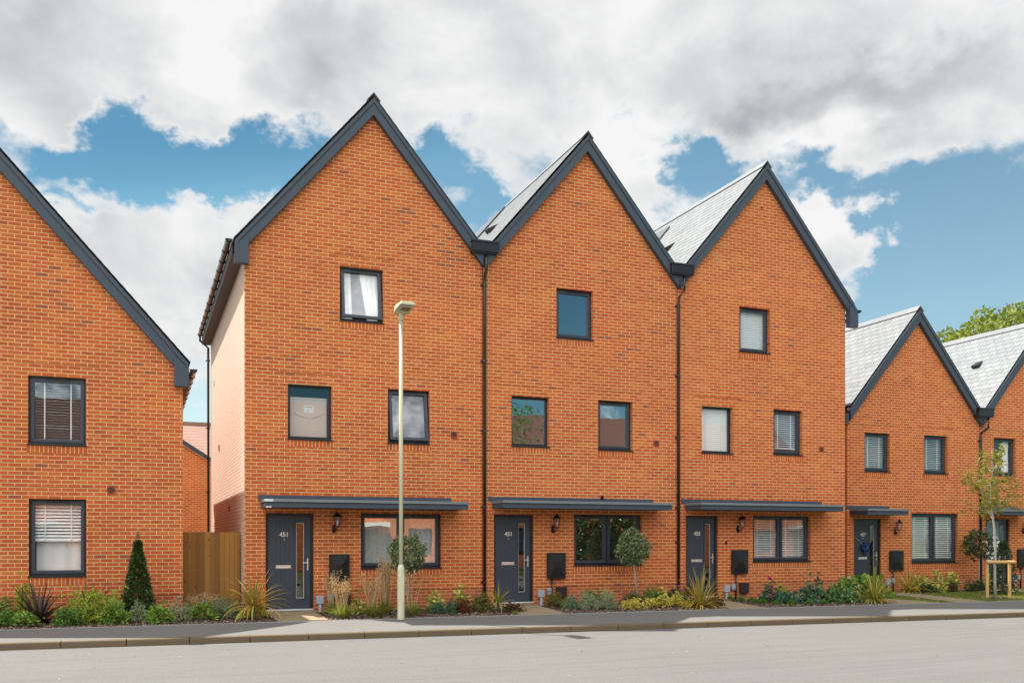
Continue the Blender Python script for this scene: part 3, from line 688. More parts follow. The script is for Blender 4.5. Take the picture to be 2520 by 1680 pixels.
def wall_lamp(h, D, x, z):
    m = MB(); y = D - .13
    m.box(x - .085, x - .015, D - .025, D - .002, z - .23, z - .07)
    m.tube([(x - .05, D - .03, z - .17), (x - .05, y + .02, z - .20), (x - .01, y, z - .17), (x, y, z - .11)], .014, 8)
    m.tube([(x - .05, D - .045, z - .185), (x - .05, D - .085, z - .195)], [.028, .02], 10)
    m.lathe((x, y, z - .115), [(.02, 0), (.055, .012), (.055, .02)], 6)
    for k in range(6):
        a = math.pi * k / 3
        m.tube([(x + .052 * math.cos(a), y + .052 * math.sin(a), z - .095), (x + .082 * math.cos(a), y + .082 * math.sin(a), z + .09)], .005, 5)
    m.lathe((x, y, z + .088), [(.098, 0), (.10, .012), (.07, .05), (.03, .085), (.012, .095), (.014, .12), (.002, .145)], 6)
    wl = m.build('wall_lamp', BLACK, h)
    m = MB(); m.lathe((x, y, z - .094), [(.046, 0), (.077, .18)], 6); m.build('lantern_glass', LGLASS, wl)
    m = MB(); m.lathe((x, y, z - .09), [(.014, 0), (.014, .05), (.022, .07), (.018, .11), (.004, .125)], 10); m.build('bulb', WHITE, wl, smooth=True)
    m = MB(); m.lathe((x - .05, D - .09, z - .207), [(.006, 0), (.011, .006), (.006, .014)], 8); m.build('sensor', WHITE, wl)

def meter_box(h, D, x0, x1, z0, z1, pipe=True, grey=True, gas=True):
    m = MB(); m.box(x0, x1, D - .055, D - .002, z0, z1); m.box(x0 - .012, x1 + .012, D - .078, D - .0555, z0 - .012, z1 + .012)
    a, b, c, d = x0 + .03, x1 - .03, z0 + .03, z1 - .03; e = .11; y0, y1 = D - .078, D - .105
    m.add([(a, y0 - .001, c), (b, y0 - .001, c), (b, y0 - .001, d), (a, y0 - .001, d), (a + e, y1, c + e * 2.1), (b - e, y1, c + e * 2.1), (b - e, y1, d - e * 1.5), (a + e, y1, d - e * 1.5)],
          [(0, 1, 5, 4), (1, 2, 6, 5), (2, 3, 7, 6), (3, 0, 4, 7), (4, 5, 6, 7)])
    mb = m.build('meter_box', BLACK, h, bevel=.006)
    px = x0 + (x1 - x0) * .26
    m = MB(); m.tube([(px, D - .04, z0), (px, D - .04, .1)], .02, 8); m.build('gas_pipe', BLACK, mb, smooth=True)

def grey_boxes(h, D, x, z=.46, dark=True):
    m = MB(); m.box(x, x + .155, D - .085, D - .002, z - .17, z); m.tube([(x + .075, D - .045, z - .17), (x + .085, D - .045, z - .24), (x + .075, D - .05, .1)], [.030, .042, .042], 8)
    m.build('cable_box', GREYBOX, h, bevel=.01)
    m = MB(); m.box(x + .235, x + .335, D - .06, D - .002, z - .11, z + .03); m.box(x + .25, x + .32, D - .068, D - .0605, z - .07, z + .01); m.build('telephone_box', GREYBOX, h, bevel=.01)
    if dark:
        m = MB(); m.box(x + .47, x + .72, D - .085, D - .002, z - .20, z + .04); m.box(x + .46, x + .73, D - .10, D - .002, z + .041, z + .056); m.tube([(x + .6, D - .05, z - .2), (x + .6, D - .05, z - .25)], .03, 8); m.build('service_box', plain('brown_plastic', (.035, .022, .022), .4), h, bevel=.008)

def air_vent(h, D, x, z, w=.15, lv=True):
    m = MB(); m.ring(x - w / 2, x + w / 2, z - w / 2, z + w / 2, .02, D - .014, D - .002); n = 20; r = w * .36
    vs = []; fs = []; a = w / 2 - .02
    sq = []
    for k in range(n):
        t = 2 * math.pi * k / n; c, s_ = math.cos(t), math.sin(t); q = a / max(abs(c), abs(s_)); sq.append((x + q * c, D - .010, z + q * s_)); vs.append((x + r * c, D - .010, z + r * s_))
    m.add(sq + vs, [(k, (k + 1) % n, (k + 1) % n + n, k + n) for k in range(n)])
    v = m.build('air_vent', TERRA, h)
    m = MB(); m.add([(x + r * math.cos(2 * math.pi * k / n), D - .004, z + r * math.sin(2 * math.pi * k / n)) for k in range(n)], [tuple(range(n))])
    m.build('vent_hole', VOID, v)
    if lv:
        m = MB()
        for q in (-.5, 0, .5): m.box(x + q * r - .012, x + q * r + .012, D - .008, D - .005, z - r * .8, z + r * .8)
        m.build('vent_flap', plain('rust_plastic', (.12, .035, .02), .5), v)

# ------------------------------------------------------------------ the houses
D = 19.6
GROUP = 'steep gabled red brick houses along the street'
B = lambda p, a, t: ('blind', p, a, t)
# house at the picture's left edge
h = thing('brick_house', 'wide gabled brick house cut by the left edge, two blind-hung windows showing', 'house', (-2.6, D, 0), GROUP)
xl, xr, xa, s, za = -6.05, .83, -2.6, 1.12, 8.72
holes = [(-1.915, -.925, 3.42, 4.73), (-1.905, -.92, .93, 2.41), (-4.6, -3.6, 3.42, 4.73), (-4.6, -3.6, .93, 2.41)]
wall(h, xl, xr, D, 9.4, za + .08 - s * (xa - xl), za + .08 - s * (xr - xa), xa, za + .08, holes)
roof(h, xa, za + .42, s, xl - .13, xr + .13, D - .12, D + 9.4)
barge(h, xa, za, za + .36, s, xl - .09, xr + .075, D, True, True)
gutter(h, xr + .20, za + .29 - s * (xr + .13 - xa), D - .10, D + 9.4, 1)
m = MB(); m.box(xr + .002, xr + .13, D + .0, D + 9.3, za - .06 - s * (xr - xa) - .02, za - .04 - s * (xr - xa)); m.build('soffit', SOFFIT, h)
window(h, D, *holes[0], fill=B(.052, 8, 0)); window(h, D, *holes[1], fill=[B(.062, 58, .46)])
window(h, D, *holes[2], fill=B(.052, 8, 0)); window(h, D, *holes[3], fill=B(.062, 50, .2))
m = MB(); yy = D + .26; m.tube([(-1.84, yy, 1.0), (-1.84, yy, 2.3)], .01); wl = [o for o in h.children if o.name.startswith('window')][1]
m = MB(); K = 20
for k in range(K):
    u0, u1 = k / K, (k + 1) / K
    m.quad((-1.80 + .80 * u0, D + .30 + .012 * math.sin(u0 * 19), 1.02), (-1.80 + .80 * u1, D + .30 + .012 * math.sin(u1 * 19), 1.02), (-1.80 + .80 * u1, D + .30 + .012 * math.sin(u1 * 19), 1.68), (-1.80 + .80 * u0, D + .30 + .012 * math.sin(u0 * 19), 1.68))
m.build('net_curtain', CURT, wl, smooth=True)
air_vent(h, D, -.48, 2.60)

# the three tall houses; every opening at its own place
def tall(label, xl, xr, xa, zi, wins, dr, can, gf, number, lampx, meter, vents, greyx, dark, zl=None, zr=None, footl=False, footr=False, rl=None, rr=None, fills=(None,) * 4, styles=('casement',) * 3, tilts=(0, 0, 0), panel=None, rvents=(), whiteend=False, s=1.18, zgf=(1.01, 2.20), extra=None, DD=D, depth=9.4, htop=.42, coat=False, gfcoat=False):
    h = thing('brick_house', label, 'house', (xa, DD, 0), GROUP)
    holes = list(wins) + [gf] + [dr]
    zl = zi + .08 - s * (xa - xl); zr = zi + .08 - s * (xr - xa)
    wall(h, xl, xr, DD, depth, zl, zr, xa, zi + .08, holes, sunlit_side=footl)
    roof(h, xa, zi + htop, s, rl if rl is not None else xl + .02, rr if rr is not None else xr - .02, DD - .12, DD + depth, panel=panel, vents=rvents)
    barge(h, xa, zi, zi + .355, s, (xl - .17 if footl else xl + .02), (xr + .27 if footr else xr - .02), DD, footl, footr)
    ws = []
    for i, w in enumerate(wins): ws.append(window(h, DD, *w, style=styles[i], fill=fills[i], tilt=tilts[i], coated=coat))
    ws.append(window(h, DD, *gf, style='double', fill=fills[len(wins)], coated=coat or gfcoat))
    door(h, DD, *dr, number=number)
    canopy(h, DD, *can[:3], wx0=can[3], wx1=can[4], whiteend=whiteend)
    wall_lamp(h, DD, *lampx)
    meter_box(h, DD, *meter); grey_boxes(h, DD, greyx[0], greyx[1], dark)
    for v in vents: air_vent(h, DD, *v)
    return h, ws
H1, w1 = tall('tall brick house behind the lamp post, white curtains in its open top window', 2.01, 7.16, 4.66, 10.68,
    [(3.96, 4.89, 6.26, 7.43), (2.88, 3.79, 3.71, 4.87), (5.00, 5.93, 3.71, 4.89)], (2.43, 3.41, .17, 2.19), (2.34, 6.58, 2.285, 2.28, 6.42), (4.41, 6.20, 1.01, 2.20), '451',
    (3.88, 2.02), (3.73, 4.14, .755, 1.32), [(6.49, 3.96)], (3.455, .47), True, footl=True, rl=1.80, styles=('casement', 'fixed', 'casement'), tilts=(9, 0, 9),
    fills=[('curtain', (-1, .20, .26), (1, .42, .24)), None, None, [('net', 1.0), ('net', 1.0)]], gfcoat=True, whiteend=True)
H2, w2 = tall('middle of the three tall brick houses, bare blue top window without curtains', 7.18, 12.22, 9.74, 10.70,
    [(8.99, 9.93, 6.30, 7.47), (7.87, 8.80, 3.75, 4.91), (10.07, 10.99, 3.74, 4.93)], (7.44, 8.41, .19, 2.21), (7.40, 11.66, 2.335, 7.30, 11.55), (9.44, 11.25, 1.02, 2.23), '451',
    (8.94, 2.03), (8.74, 9.18, .755, 1.33), [(11.64, 3.97), (10.17, 2.635, .105, False)], (8.50, .49), True, styles=('casement', 'fixed', 'casement'),
    fills=[None, None, None, None], coat=True, panel=[(24.45, 28.4, .30, .96)], rvents=[(22.1, .42)])
H3, w3 = tall('tall brick house numbered 455 with white blinds in its windows', 12.24, 17.40, 14.80, 10.77,
    [(14.05, 14.98, 6.36, 7.51), (12.94, 13.85, 3.77, 4.95), (15.09, 16.00, 3.80, 4.97)], (12.48, 13.41, .21, 2.23), (12.46, 16.72, 2.36, 12.35, 16.62), (14.46, 16.26, 1.06, 2.25), '455',
    (14.04, 2.05), (13.80, 14.25, .795, 1.37), [(16.61, 4.0)], (13.56, .50), True, footr=True, rr=17.62, styles=('casement', 'fixed', 'casement'),
    fills=[B(.045, 62, 0), B(.05, 82, 0), B(.055, 25, .12), [B(.058, 40, 0), B(.058, 40, 0)]], panel=[(23.45, 28.4, .42, .85)], rvents=[(21.9, .42)])
D4 = 20.9
H4, w4 = tall('two storey brick house numbered 457 with a blue bow on its door', 18.62, 23.68, 21.20, 8.00,
    [(19.25, 20.18, 3.57, 4.70), (21.48, 22.40, 3.57, 4.72)], (18.87, 19.86, .20, 2.24), (18.72, 20.18, 2.33, 18.60, 20.14), (21.00, 22.82, .94, 2.41), '457',
    (20.42, 2.02), (20.15, 20.62, .755, 1.31), [], (19.99, .50), False, s=1.17, styles=('casement', 'casement'), tilts=(0, 0), DD=D4,
    fills=[B(.055, 20, 0), B(.055, 20, 0), [B(.058, 32, 0), B(.058, 32, 0)]])
H5, w5 = tall('two storey brick house cut by the right edge with notices on its door', 23.70, 28.78, 26.24, 8.06,
    [(24.28, 25.2, 3.59, 4.75), (26.5, 27.42, 3.59, 4.75)], (23.96, 24.95, .22, 2.27), (23.80, 25.30, 2.37, 23.74, 25.25), (26.1, 27.9, .96, 2.43), None,
    (25.55, 2.05), (25.25, 25.70, .78, 1.34), [], (25.0, .52), False, s=1.17, styles=('casement', 'casement'), tilts=(0, 0), DD=D4,
    fills=[('curtain', (1, .26, .30)), B(.055, 20, 0), [B(.058, 32, 0), B(.058, 32, 0)]], rvents=[(22.3, .55)])

# gutters, soffit and pipes of the row
m = MB(); m.box(1.78, 2.008, D - .0, D + 9.4, 7.40, 7.42); m.box(1.76, 1.779, D, D + 9.4, 7.40, 7.66); m.build('soffit', SOFFIT, H1)
gutter(H1, 1.70, 7.69, D - .13, D + 9.4, -1)
downpipe(H1, [(1.70, D + 9.3, 7.63), (1.70, D + 9.3, 7.50), (1.93, D + 9.3, 7.30), (1.94, D + 9.3, .1)], [(1.94, D + 9.3, z) for z in (6.9, 4.9, 3.0, 1.7)])
m = MB(); m.box(2.009 - .006, 2.009 - .001, D + 8.0, D + 8.15, 6.0, 6.15); m.build('air_vent', TERRA, H1)
m = MB(); m.box(1.99, 2.008, D + 6.2, D + 6.35, 4.0, 4.15); m.box(1.99, 2.008, D + 3.2, D + 3.35, 2.3, 2.45); m.build('air_vent', TERRA, H1)
gutter(H3, 17.78, 7.72, D - .13, D + 9.4, 1)
m = MB(); m.box(17.42, 17.70, D, D + 9.4, 7.46, 7.48); m.build('soffit', SOFFIT, H3)
hopper(H1, 6.86, 7.48, 8.00, 8.28, D - .22, D - .002, 7.19, 7.75)
downpipe(H1, [(7.20, D - .15, 8.02), (7.20, D - .15, 7.66), (7.20, D - .07, 7.52), (7.20, D - .055, 7.35), (7.20, D - .055, .1)], [(7.20, D - .055, z) for z in (7.3, 5.6, 4.05, 2.35, .66)])
hopper(H2, 11.96, 12.58, 8.05, 8.33, D - .22, D - .002, 12.27, 7.76)
downpipe(H2, [(12.34, D - .15, 8.07), (12.34, D - .15, 7.70), (12.25, D - .07, 7.55), (12.24, D - .055, 7.38), (12.24, D - .055, .1)], [(12.24, D - .055, z) for z in (7.3, 5.6, 4.1, 2.4, 1.55)])
hopper(H4, 23.42, 24.02, 5.32, 5.60, D4 - .24, D4 - .002, 23.72, 5.05)
downpipe(H4, [(23.90, D4 - .15, 5.36), (23.90, D4 - .13, 5.02), (23.70, D4 - .055, 4.86), (23.68, D4 - .055, 4.7), (23.68, D4 - .055, .1)], [(23.68, D4 - .055, z) for z in (4.6, 3.0, 1.4)])
for hh, x, z, y, dz in ((H2, 7.17, 8.0, D, 0), (H3, 12.23, 8.05, D, 0), (H5, 23.69, 5.3, D4, 0)):
    m = MB(); m.add([(x - .30, y - .02, z + .30), (x - .1, y - .02, z + .10), (x + .1, y - .02, z + .10), (x + .30, y - .02, z + .30), (x - .30, y + 9, z + .30), (x - .1, y + 9, z + .10), (x + .1, y + 9, z + .10), (x + .30, y + 9, z + .30)], [(0, 1, 5, 4), (1, 2, 6, 5), (2, 3, 7, 6)]); m.build('valley_gutter', LEAD, hh)
m = MB(); m.box(18.50, 18.60, D4 - .10, D4 - .002, 4.86, 5.2); m.build('bargeboard', BARGE, H4)
m = MB(); m.box(13.62, 13.67, D - .03, D - .002, 1.52, 1.60); m.build('doorbell', BLACK, H3, bevel=.004)
m = MB(); m.lathe((14.72, D - .012, 10.05), [(.02, 0), (.02, .03)], 8); m.build('swift_hole', VOID, H3)
# notices on the last door
dk = [o for o in H5.children if o.name.startswith('door')][0]
TEAL = plain('teal_print', (.16, .26, .30), .6); INK = plain('white_ink', (.82, .84, .84), .6); GREYINK = plain('grey_ink', (.12, .13, .14), .7)
m = MB(); m.box(24.06, 24.56, D4 + .063, D4 + .066, 1.62, 2.20); m.build('poster', TEAL, dk)
text('poster_lettering', 'THE', .085, 24.31, D4 + .060, 1.79, INK, dk); text('poster_lettering', 'ARCHFORD', .085, 24.31, D4 + .060, 1.67, INK, dk)
m = MB(); m.box(24.02, 24.62, D4 + .058, D4 + .061, .95, 1.60); lf = m.build('leaflet', WHITE, dk)
m = MB()
for i in range(3):
    for j in range(5):
        if rnd.random() < .8: m.box(24.06 + i * .18, 24.06 + i * .18 + rnd.uniform(.04, .14), D4 + .055, D4 + .0575, 1.50 - j * .115, 1.512 - j * .115)
    if i: m.box(24.045 + i * .18, 24.05 + i * .18, D4 + .055, D4 + .0575, 1.0, 1.55)
m.build('leaflet_print', GREYINK, dk)

# white primed board behind the window over the first door
t = thing('primed_door_panel', 'pale board with a note and a looped cord, leaning inside the window above the first door', 'board', (3.34, D + .25, 3.71))
m = MB(); m.box(2.955, 3.72, D + .22, D + .25, 3.70, 4.63); m.ring(2.955, 3.72, 3.70, 4.63, .045, D + .21, D + .2195); m.build('panel', CARD, t, bevel=.004)
m = MB(); m.box(3.24, 3.45, D + .214, D + .2185, 4.31, 4.47); nt = m.build('note', WHITE, t)
m = MB(); m.box(3.26, 3.43, D + .211, D + .2135, 4.43, 4.44); m.box(3.31, 3.33, D + .211, D + .2135, 4.345, 4.36); m.build('note_print', GREYINK, nt)
m = MB(); m.tube([(3.03, D + .206, 4.33), (3.10, D + .204, 4.28), (3.22, D + .204, 4.23), (3.34, D + .204, 4.205), (3.46, D + .204, 4.235), (3.58, D + .204, 4.28), (3.66, D + .206, 4.32)], .006, 6); m.tube([(3.34, D + .204, 4.21), (3.345, D + .204, 4.12), (3.35, D + .204, 4.06)], .006, 6); m.build('cord', WHITE, t, smooth=True)

# bow on door 457
t = thing('ribbon_bow', 'shiny blue ribbon bow hung on the dark door of number 457', 'bow', (19.30, D4 + .05, 1.3))
BLUE = plain('blue_satin', (.01, .035, .16), .25, 0, .6)
m = MB()
for k in range(9):
    a = k * .7; dx, dz = math.cos(a) * .15, math.sin(a) * .12; p = [(19.30, D4 + .05, 1.42), (19.30 + dx * .6 - dz * .4, D4 - .0, 1.42 + dz * .6 + dx * .3), (19.30 + dx, D4 + .01, 1.42 + dz), (19.30 + dx * .5 + dz * .3, D4 + .03, 1.42 + dz * .5)]
    m.tube(p, [.02, .035, .03, .012], 6)
m.tube([(19.30, D4 + .04, 1.40), (19.27, D4 + .03, 1.28), (19.30, D4 + .03, 1.18)], [.03, .035, .01], 6); m.tube([(19.32, D4 + .04, 1.40), (19.37, D4 + .03, 1.30)], [.03, .02], 6); m.build('loops', BLUE, t, smooth=True)
m = MB(); m.tube([(19.30, D4 + .055, 1.44), (18.95, D4 + .048, 1.72)], .006, 5); m.build('cord', GREYBOX, t)

# ------------------------------------------------------------------ house behind the gap, gate
h = thing('brick_house', 'distant brick house with a red tiled roof seen through the gap above the timber gate', 'house', (2.5, 39, 0), None)
m = MB(); m.add([(-3, 39, 0), (6, 39, 0), (6, 39, 2.6), (-3, 39, 8.35)], [(0, 1, 2, 3)]); m.add([(-3, 39, 0), (-3, 39, 8.35), (-3, 46, 8.35), (-3, 46, 0)], [(0, 1, 2, 3)]); m.add([(6, 39, 0), (6, 46, 0), (6, 46, 2.6), (6, 39, 2.6)], [(0, 1, 2, 3)]); m.build('wall', BRICK, h)
m = MB(); m.add([(-3, 38.9, 8.36), (6, 38.9, 2.61), (6, 38.9, 2.80), (-3, 38.9, 8.54), (-3, 39.02, 8.36), (6, 39.02, 2.61), (6, 39.02, 2.80), (-3, 39.02, 8.54)], [(0, 1, 2, 3), (4, 7, 6, 5), (3, 2, 6, 7), (0, 4, 5, 1)]); m.build('bargeboard', ANTH, h)
m = MB(); m.add([(-12, 40, 2.6), (16, 40, 2.6), (16, 47, 7.15), (-12, 47, 7.15)], [(0, 1, 2, 3)]); m.add([(-12, 47, 7.15), (16, 47, 7.15), (16, 54, 2.6), (-12, 54, 2.6)], [(0, 1, 2, 3)]); m.box(-12, 16, 46.9, 47.1, 7.12, 7.24); m.build('roof', REDTILE, h)
t = thing('timber_gate', 'brown close-boarded timber gate closing the gap between the first two houses', 'gate', (1.42, 20.3, .13))
m = MB(); x = .90
while x < 1.90:
    w = .098; m.box(x, x + w - .005, 20.272 + rnd.uniform(-.008, .008), 20.30, .17 + rnd.uniform(0, .02), 1.80 + rnd.uniform(-.003, .003)); x += w - .0
m.build('board_panel', FENCE, t)
m = MB(); m.box(.84, .897, 20.26, 20.34, .10, 1.80); m.build('post', FENCE, t); m = MB(); m.box(1.925, 1.985, 20.26, 20.34, .10, 1.80); m.build('post', FENCE, t)
m = MB(); m.box(.90, 1.92, 20.305, 20.35, .4, .5); m.build('rail', FENCE, t); m = MB(); m.box(.90, 1.92, 20.305, 20.35, 1.45, 1.55); m.build('rail', FENCE, t)

# ------------------------------------------------------------------ lamp post
lx, ly = 4.60, 17.05
t = thing('street_lamp', 'tall pale cream lamp post with a flat angled lantern, standing on the pavement', 'lamp post', (lx, ly, .138))
m = MB(); m.lathe((lx, ly, .138), [(.068, 0), (.068, .93), (.064, .97), (.046, 1.03), (.041, 1.035)], 24); bs = m.build('base', CREAM, t, smooth=False)
m = MB(); m.box(lx - .045, lx + .035, ly - .0695, ly - .066, .45, .95); m.build('access_door', CREAM, bs)
m = MB(); m.tube([(lx, ly, 1.16), (lx, ly, 5.80)], [.039, .037], 20); m.build('pole', CREAM, t, smooth=True)
m = MB(); m.lathe((lx, ly, 5.775), [(.050, 0), (.054, .02), (.050, .115), (.082, .125), (.080, .14)], 16); m.build('collar', CREAM, t)
# lantern reaching out over the road
Mx = Matrix.Translation((lx, ly, 5.935)) @ Matrix.Rotation(R(-88), 4, 'Z') @ Matrix.Rotation(R(-4), 4, 'Y')
m = MB(); prof = []
def ringp(x, hw, z0, z1): return [Mx @ Vector(v) for v in ((x, -hw, z0), (x, hw, z0), (x, hw * .86, z1), (x, -hw * .86, z1))]
secs = [(-.15, .07, -.01, .03), (-.13, .10, -.03, .055), (0, .145, -.045, .095), (.16, .155, -.02, .085), (.42, .15, .0, .06), (.44, .14, .005, .05)]
vs = [v for q in secs for v in ringp(*q)]; fs = [(0, 3, 2, 1), tuple(4 * (len(secs) - 1) + i for i in range(4))]
for i in range(len(secs) - 1):
    for k in range(4): fs.append((4 * i + k, 4 * i + (k + 1) % 4, 4 * i + 4 + (k + 1) % 4, 4 * i + 4 + k))
m.add(vs, fs); ln = m.build('lantern', CREAM, t, bevel=.008)
m = MB(); m.box(.13, .40, -.115, .115, -.030, -.022, Mx); m.build('lens_frame', plain('pale_lens_ring', (.62, .52, .42), .5), ln)
m = MB(); m.box(.16, .37, -.085, .085, -.036, -.0305, Mx); m.build('lens', plain('brown_lens', (.20, .13, .09), .25), ln)
m = MB(); m.lathe(tuple(Mx @ Vector((.02, 0, .092))), [(.045, 0), (.045, .03), (.03, .05), (.004, .055)], 12); m.build('photocell', WHITE, ln, smooth=True)

# ------------------------------------------------------------------ plants
def rr(a, b): return rnd.uniform(a, b)
def unit():
    while True:
        v = Vector((rr(-1, 1), rr(-1, 1), rr(-1, 1)))
        if .05 < v.length < 1: return v.normalized()
def rosettes(m, pts, per, L, w, up=.5, spread=1.0, droop=.1):
    for p, out in pts:
        for k in range(per):
            d = (out * up + unit() * spread)
            if d.length < .05: continue
            d.normalize()
            m.leaf(p + d * L * .1, d, unit(), L * rr(.65, 1.15), w * rr(.7, 1.15), droop * rr(0, 1.5))
def dome(c, rx, ry, rz, n, low=.0, inner=.35):
    pts = []
    for _ in range(n):
        v = unit(); v.z = abs(v.z) if low >= 0 else v.z
        q = (rr(inner, 1)) ** .6
        lump = 1 + .22 * math.sin(v.x * 5 + c[0] * 7) * math.cos(v.y * 4 + v.z * 5 + c[1] * 3)
        p = Vector((c[0] + v.x * rx * q * lump, c[1] + v.y * ry * q * lump, c[2] + low * rz + v.z * rz * q * lump)); pts.append((p, (v + Vector((0, 0, .5))).normalized()))
    return pts
def shrub(name, label, cat, x, y, w, h, mat, n=60, per=6, L=.07, lw=.028, up=.7, spread=.9, group=None, flowers=None, stem=True, flat=False, deep=None):
    t = thing(name, label, cat, (x, y, .135), group); m = MB()
    big = L >= .075
    if y < 18.4: w *= .88; h *= .96; y += .06
    n = int(n * (.85 if big else 1.7)); L *= 1.25 if big else 1.12; lw *= 1.4 if big else 1.3
    pts = dome((x, y, .15), w / 2, (deep or w) / 2 * .9, max(.05, h - .02 - L * .4), n, .02, .2)
    pts = [(Vector((x + (p.x - x) * k, y + (p.y - y) * k, .15 + (p.z - .15) * k)), o) for (p, o) in pts for k in ((rr(1.05, 1.32),) if rnd.random() < .16 else (1,))]
    rosettes(m, pts, per, L, lw, up, spread); m.build('foliage', LF[mat], t)
    if stem:
        m = MB()
        for p, o in pts[:min(14, len(pts))]:
            b = Vector((x + rr(-.05, .05) * w * 2, y + rr(-.05, .05) * w * 2, .12)); q = b.lerp(p, .5) + Vector((0, 0, .05 * h)); m.tube([b, q, p], [.007, .005, .002], 4, False)
        m.build('stems', TWIG, t)
    if flowers:
        fm, cnt, size = flowers; tops = sorted(pts, key=lambda q: -q[0].z + q[0].y * .25)
        for p, o in [tops[rnd.randrange(0, max(1, len(tops) // 2))] for _ in range(cnt)]:
            c = p + o * L * .7; m = MB()
            for k in range(14):
                d = (unit() + o * .6).normalized(); m.leaf(c, d, unit(), size * rr(.5, .8), size * .5)
            m.build('flower', LF[fm], t)
    return t
def spiky(name, label, x, y, w, h, mat, n=60, trunk=.0, bw=.035, group=None, low=.0, stiff=1.0):
    t = thing(name, label, 'cordyline' if 'purple' not in mat else 'flax', (x, y, .135), group); m = MB(); z0 = .15 + trunk
    for i in range(n):
        q = i / n; az = i * 2.39996 + rr(-.3, .3); pitch = R(80 - 88 * q ** .85 + rr(-9, 9)); pitch = max(pitch, R(-5 + low))
        L = (h - trunk) * rr(.80, 1.15) if q < .25 else max((w / 2) * rr(1.0, 1.45), (h - trunk) * .75 * (1 - q))
        L = max(.15, L * rr(.9, 1.2))
        m.blade((x + .015 * math.cos(az), y + .015 * math.sin(az), z0 + rr(-.05, .03) * (1 if trunk else .3)), az, pitch, L, bw * 1.2 * rr(.7, 1.15), (.5 + 1.9 * q) * rr(.6, 1.3) / stiff, 7, rr(-.5, .5))
    m.build('blades', LF[mat], t)
    if trunk:
        m = MB(); m.tube([(x, y, .10), (x + .01, y, .15 + trunk * .5), (x, y, z0 + .02)], [.032, .027, .03], 8); m.build('trunk', BARK, t, smooth=True)
    return t
def tuft(name, label, x, y, w, h, mat='grass', n=160, stalks=0, sh=.8, lean=.25, group=None, bw=.011):
    n = int(n * 1.8); stalks = int(stalks * 1.6)
    t = thing(name, label, 'grass clump', (x, y, .135), group); m = MB()
    for i in range(n):
        az = rr(0, 6.283); q = rr(0, 1); m.blade((x + rr(-.06, .06), y + rr(-.06, .06), .14), az, R(88 - 55 * q), h * rr(.7, 1.15) * (1 + .35 * q), bw * rr(.7, 1.2), .5 + 1.2 * q, 4)
    m.build('blades', LF[mat], t)
    if stalks:
        m = MB(); hd = MB()
        for i in range(stalks):
            az = rr(0, 6.283); l = lean * rr(.1, 1.2); hh = sh * rr(.7, 1.1); b = Vector((x + rr(-.07, .07), y + rr(-.07, .07), .15))
            tip = b + Vector((math.cos(az) * l * hh, math.sin(az) * l * .6 * hh, hh)); mid = b.lerp(tip, .5) + Vector((0, 0, .06 * hh))
            m.tube([b, mid, tip], [.0048, .004, .0024], 4, False)
            for k in range(16):
                u = rr(.72, 1.04); p = mid.lerp(tip, (u - .5) * 2) + Vector((rr(-.05, .05), rr(-.04, .04), rr(-.03, .02))) * (1.25 - u) * 2.4
                hd.leaf(p, Vector((rr(-.8, .8), rr(-.6, .6), rr(-1, .4))), unit(), rr(.032, .052), .016)
        m.build('stalks', LF['straw'], t); hd.build('seed_heads', LF['straw'], t)
    return t
def lollipop(label, x, y, zc, r, h0, mat='photinia', base=(0, 0), n=520, tips=True):
    t = thing('standard_tree', label, 'tree', (x, y, .135), None); m = MB(); pts = []
    for i in range(n):
        v = unit(); lump = 1 + .16 * math.sin(v.x * 6 + x * 3) * math.cos(v.z * 5 + v.y * 4); q = rr(.25, 1) ** .45 * lump
        pts.append((Vector((x + v.x * r * q, y + v.y * r * q, zc + v.z * r * 1.02 * q)), v))
    rosettes(m, pts, 5, .085, .034, .75, .9, .15); m.build('crown', LF[mat], t)
    m = MB(); bx, by = x + base[0], y + base[1]; m.tube([(bx, by, .1), (bx + (x - bx) * .5 + .008, by, .15 + (zc - .15) * .45), (x, y, zc - r * .5)], [.022, .018, .018], 8)
    for k in range(6):
        v = unit(); m.tube([(x, y, zc - r * .75), Vector((x, y, zc)) + v * r * .5], [.012, .004], 5, False)
    m.build('trunk', PALEBARK, t, smooth=True)
    m = MB(); m.lathe((bx + (x - bx) * .4 + .006, by, .15 + (zc - .15) * .42), [(.022, 0), (.025, .005), (.025, .016), (.022, .02)], 10); m.build('tie', plain('green_tie', (.05, .30, .14), .5), t)
    if tips:
        for p, v in [q for q in pts if q[1].z > .45][:9]:
            m = MB(); rosettes(m, [(p + v * .05, v)], 5, .07, .026, 1.2, .6); m.build('young_shoot', LF['redtip'], t)
    return t
G1 = 'shrubs in the front beds'
# bed below the left house
shrub('shrub', 'bright green glossy shrub against the wall at the far left edge', 'shrub', -2.36, 19.25, .46, .56, 'bright', 60, 7, .085, .03, group=G1)
shrub('shrub', 'low green bush cut by the left edge at the front of the bed', 'shrub', -2.10, 18.2, .55, .36, 'mid', 70, 6, .075, .028, group=G1)
shrub('shrub', 'thin upright feathery lime shrub behind the large purple flax', 'shrub', -1.97, 19.35, .36, .78, 'lime', 90, 6, .06, .022, group=G1)
spiky('purple_flax', 'larger dark purple flax with two fans in front of the left house window', -1.66, 18.75, 1.0, .78, 'purple', 70, 0, .055, group='purple flax plants')
shrub('shrub', 'small low leafy shrub in front of the large purple flax', 'shrub', -1.80, 18.05, .46, .30, 'bright', 42, 6, .085, .032, group=G1)
shrub('shrub', 'wide loose lime and yellow shrub with bare lower twigs before the left house', 'shrub', -.76, 18.45, 1.12, .64, 'lime', 230, 6, .062, .026, .5, 1.0, group=G1)
spiky('purple_flax', 'smaller purple flax half hidden behind the lime shrub', -.84, 19.0,   .75, .80, 'purple', 50, 0, .045, group='purple flax plants')
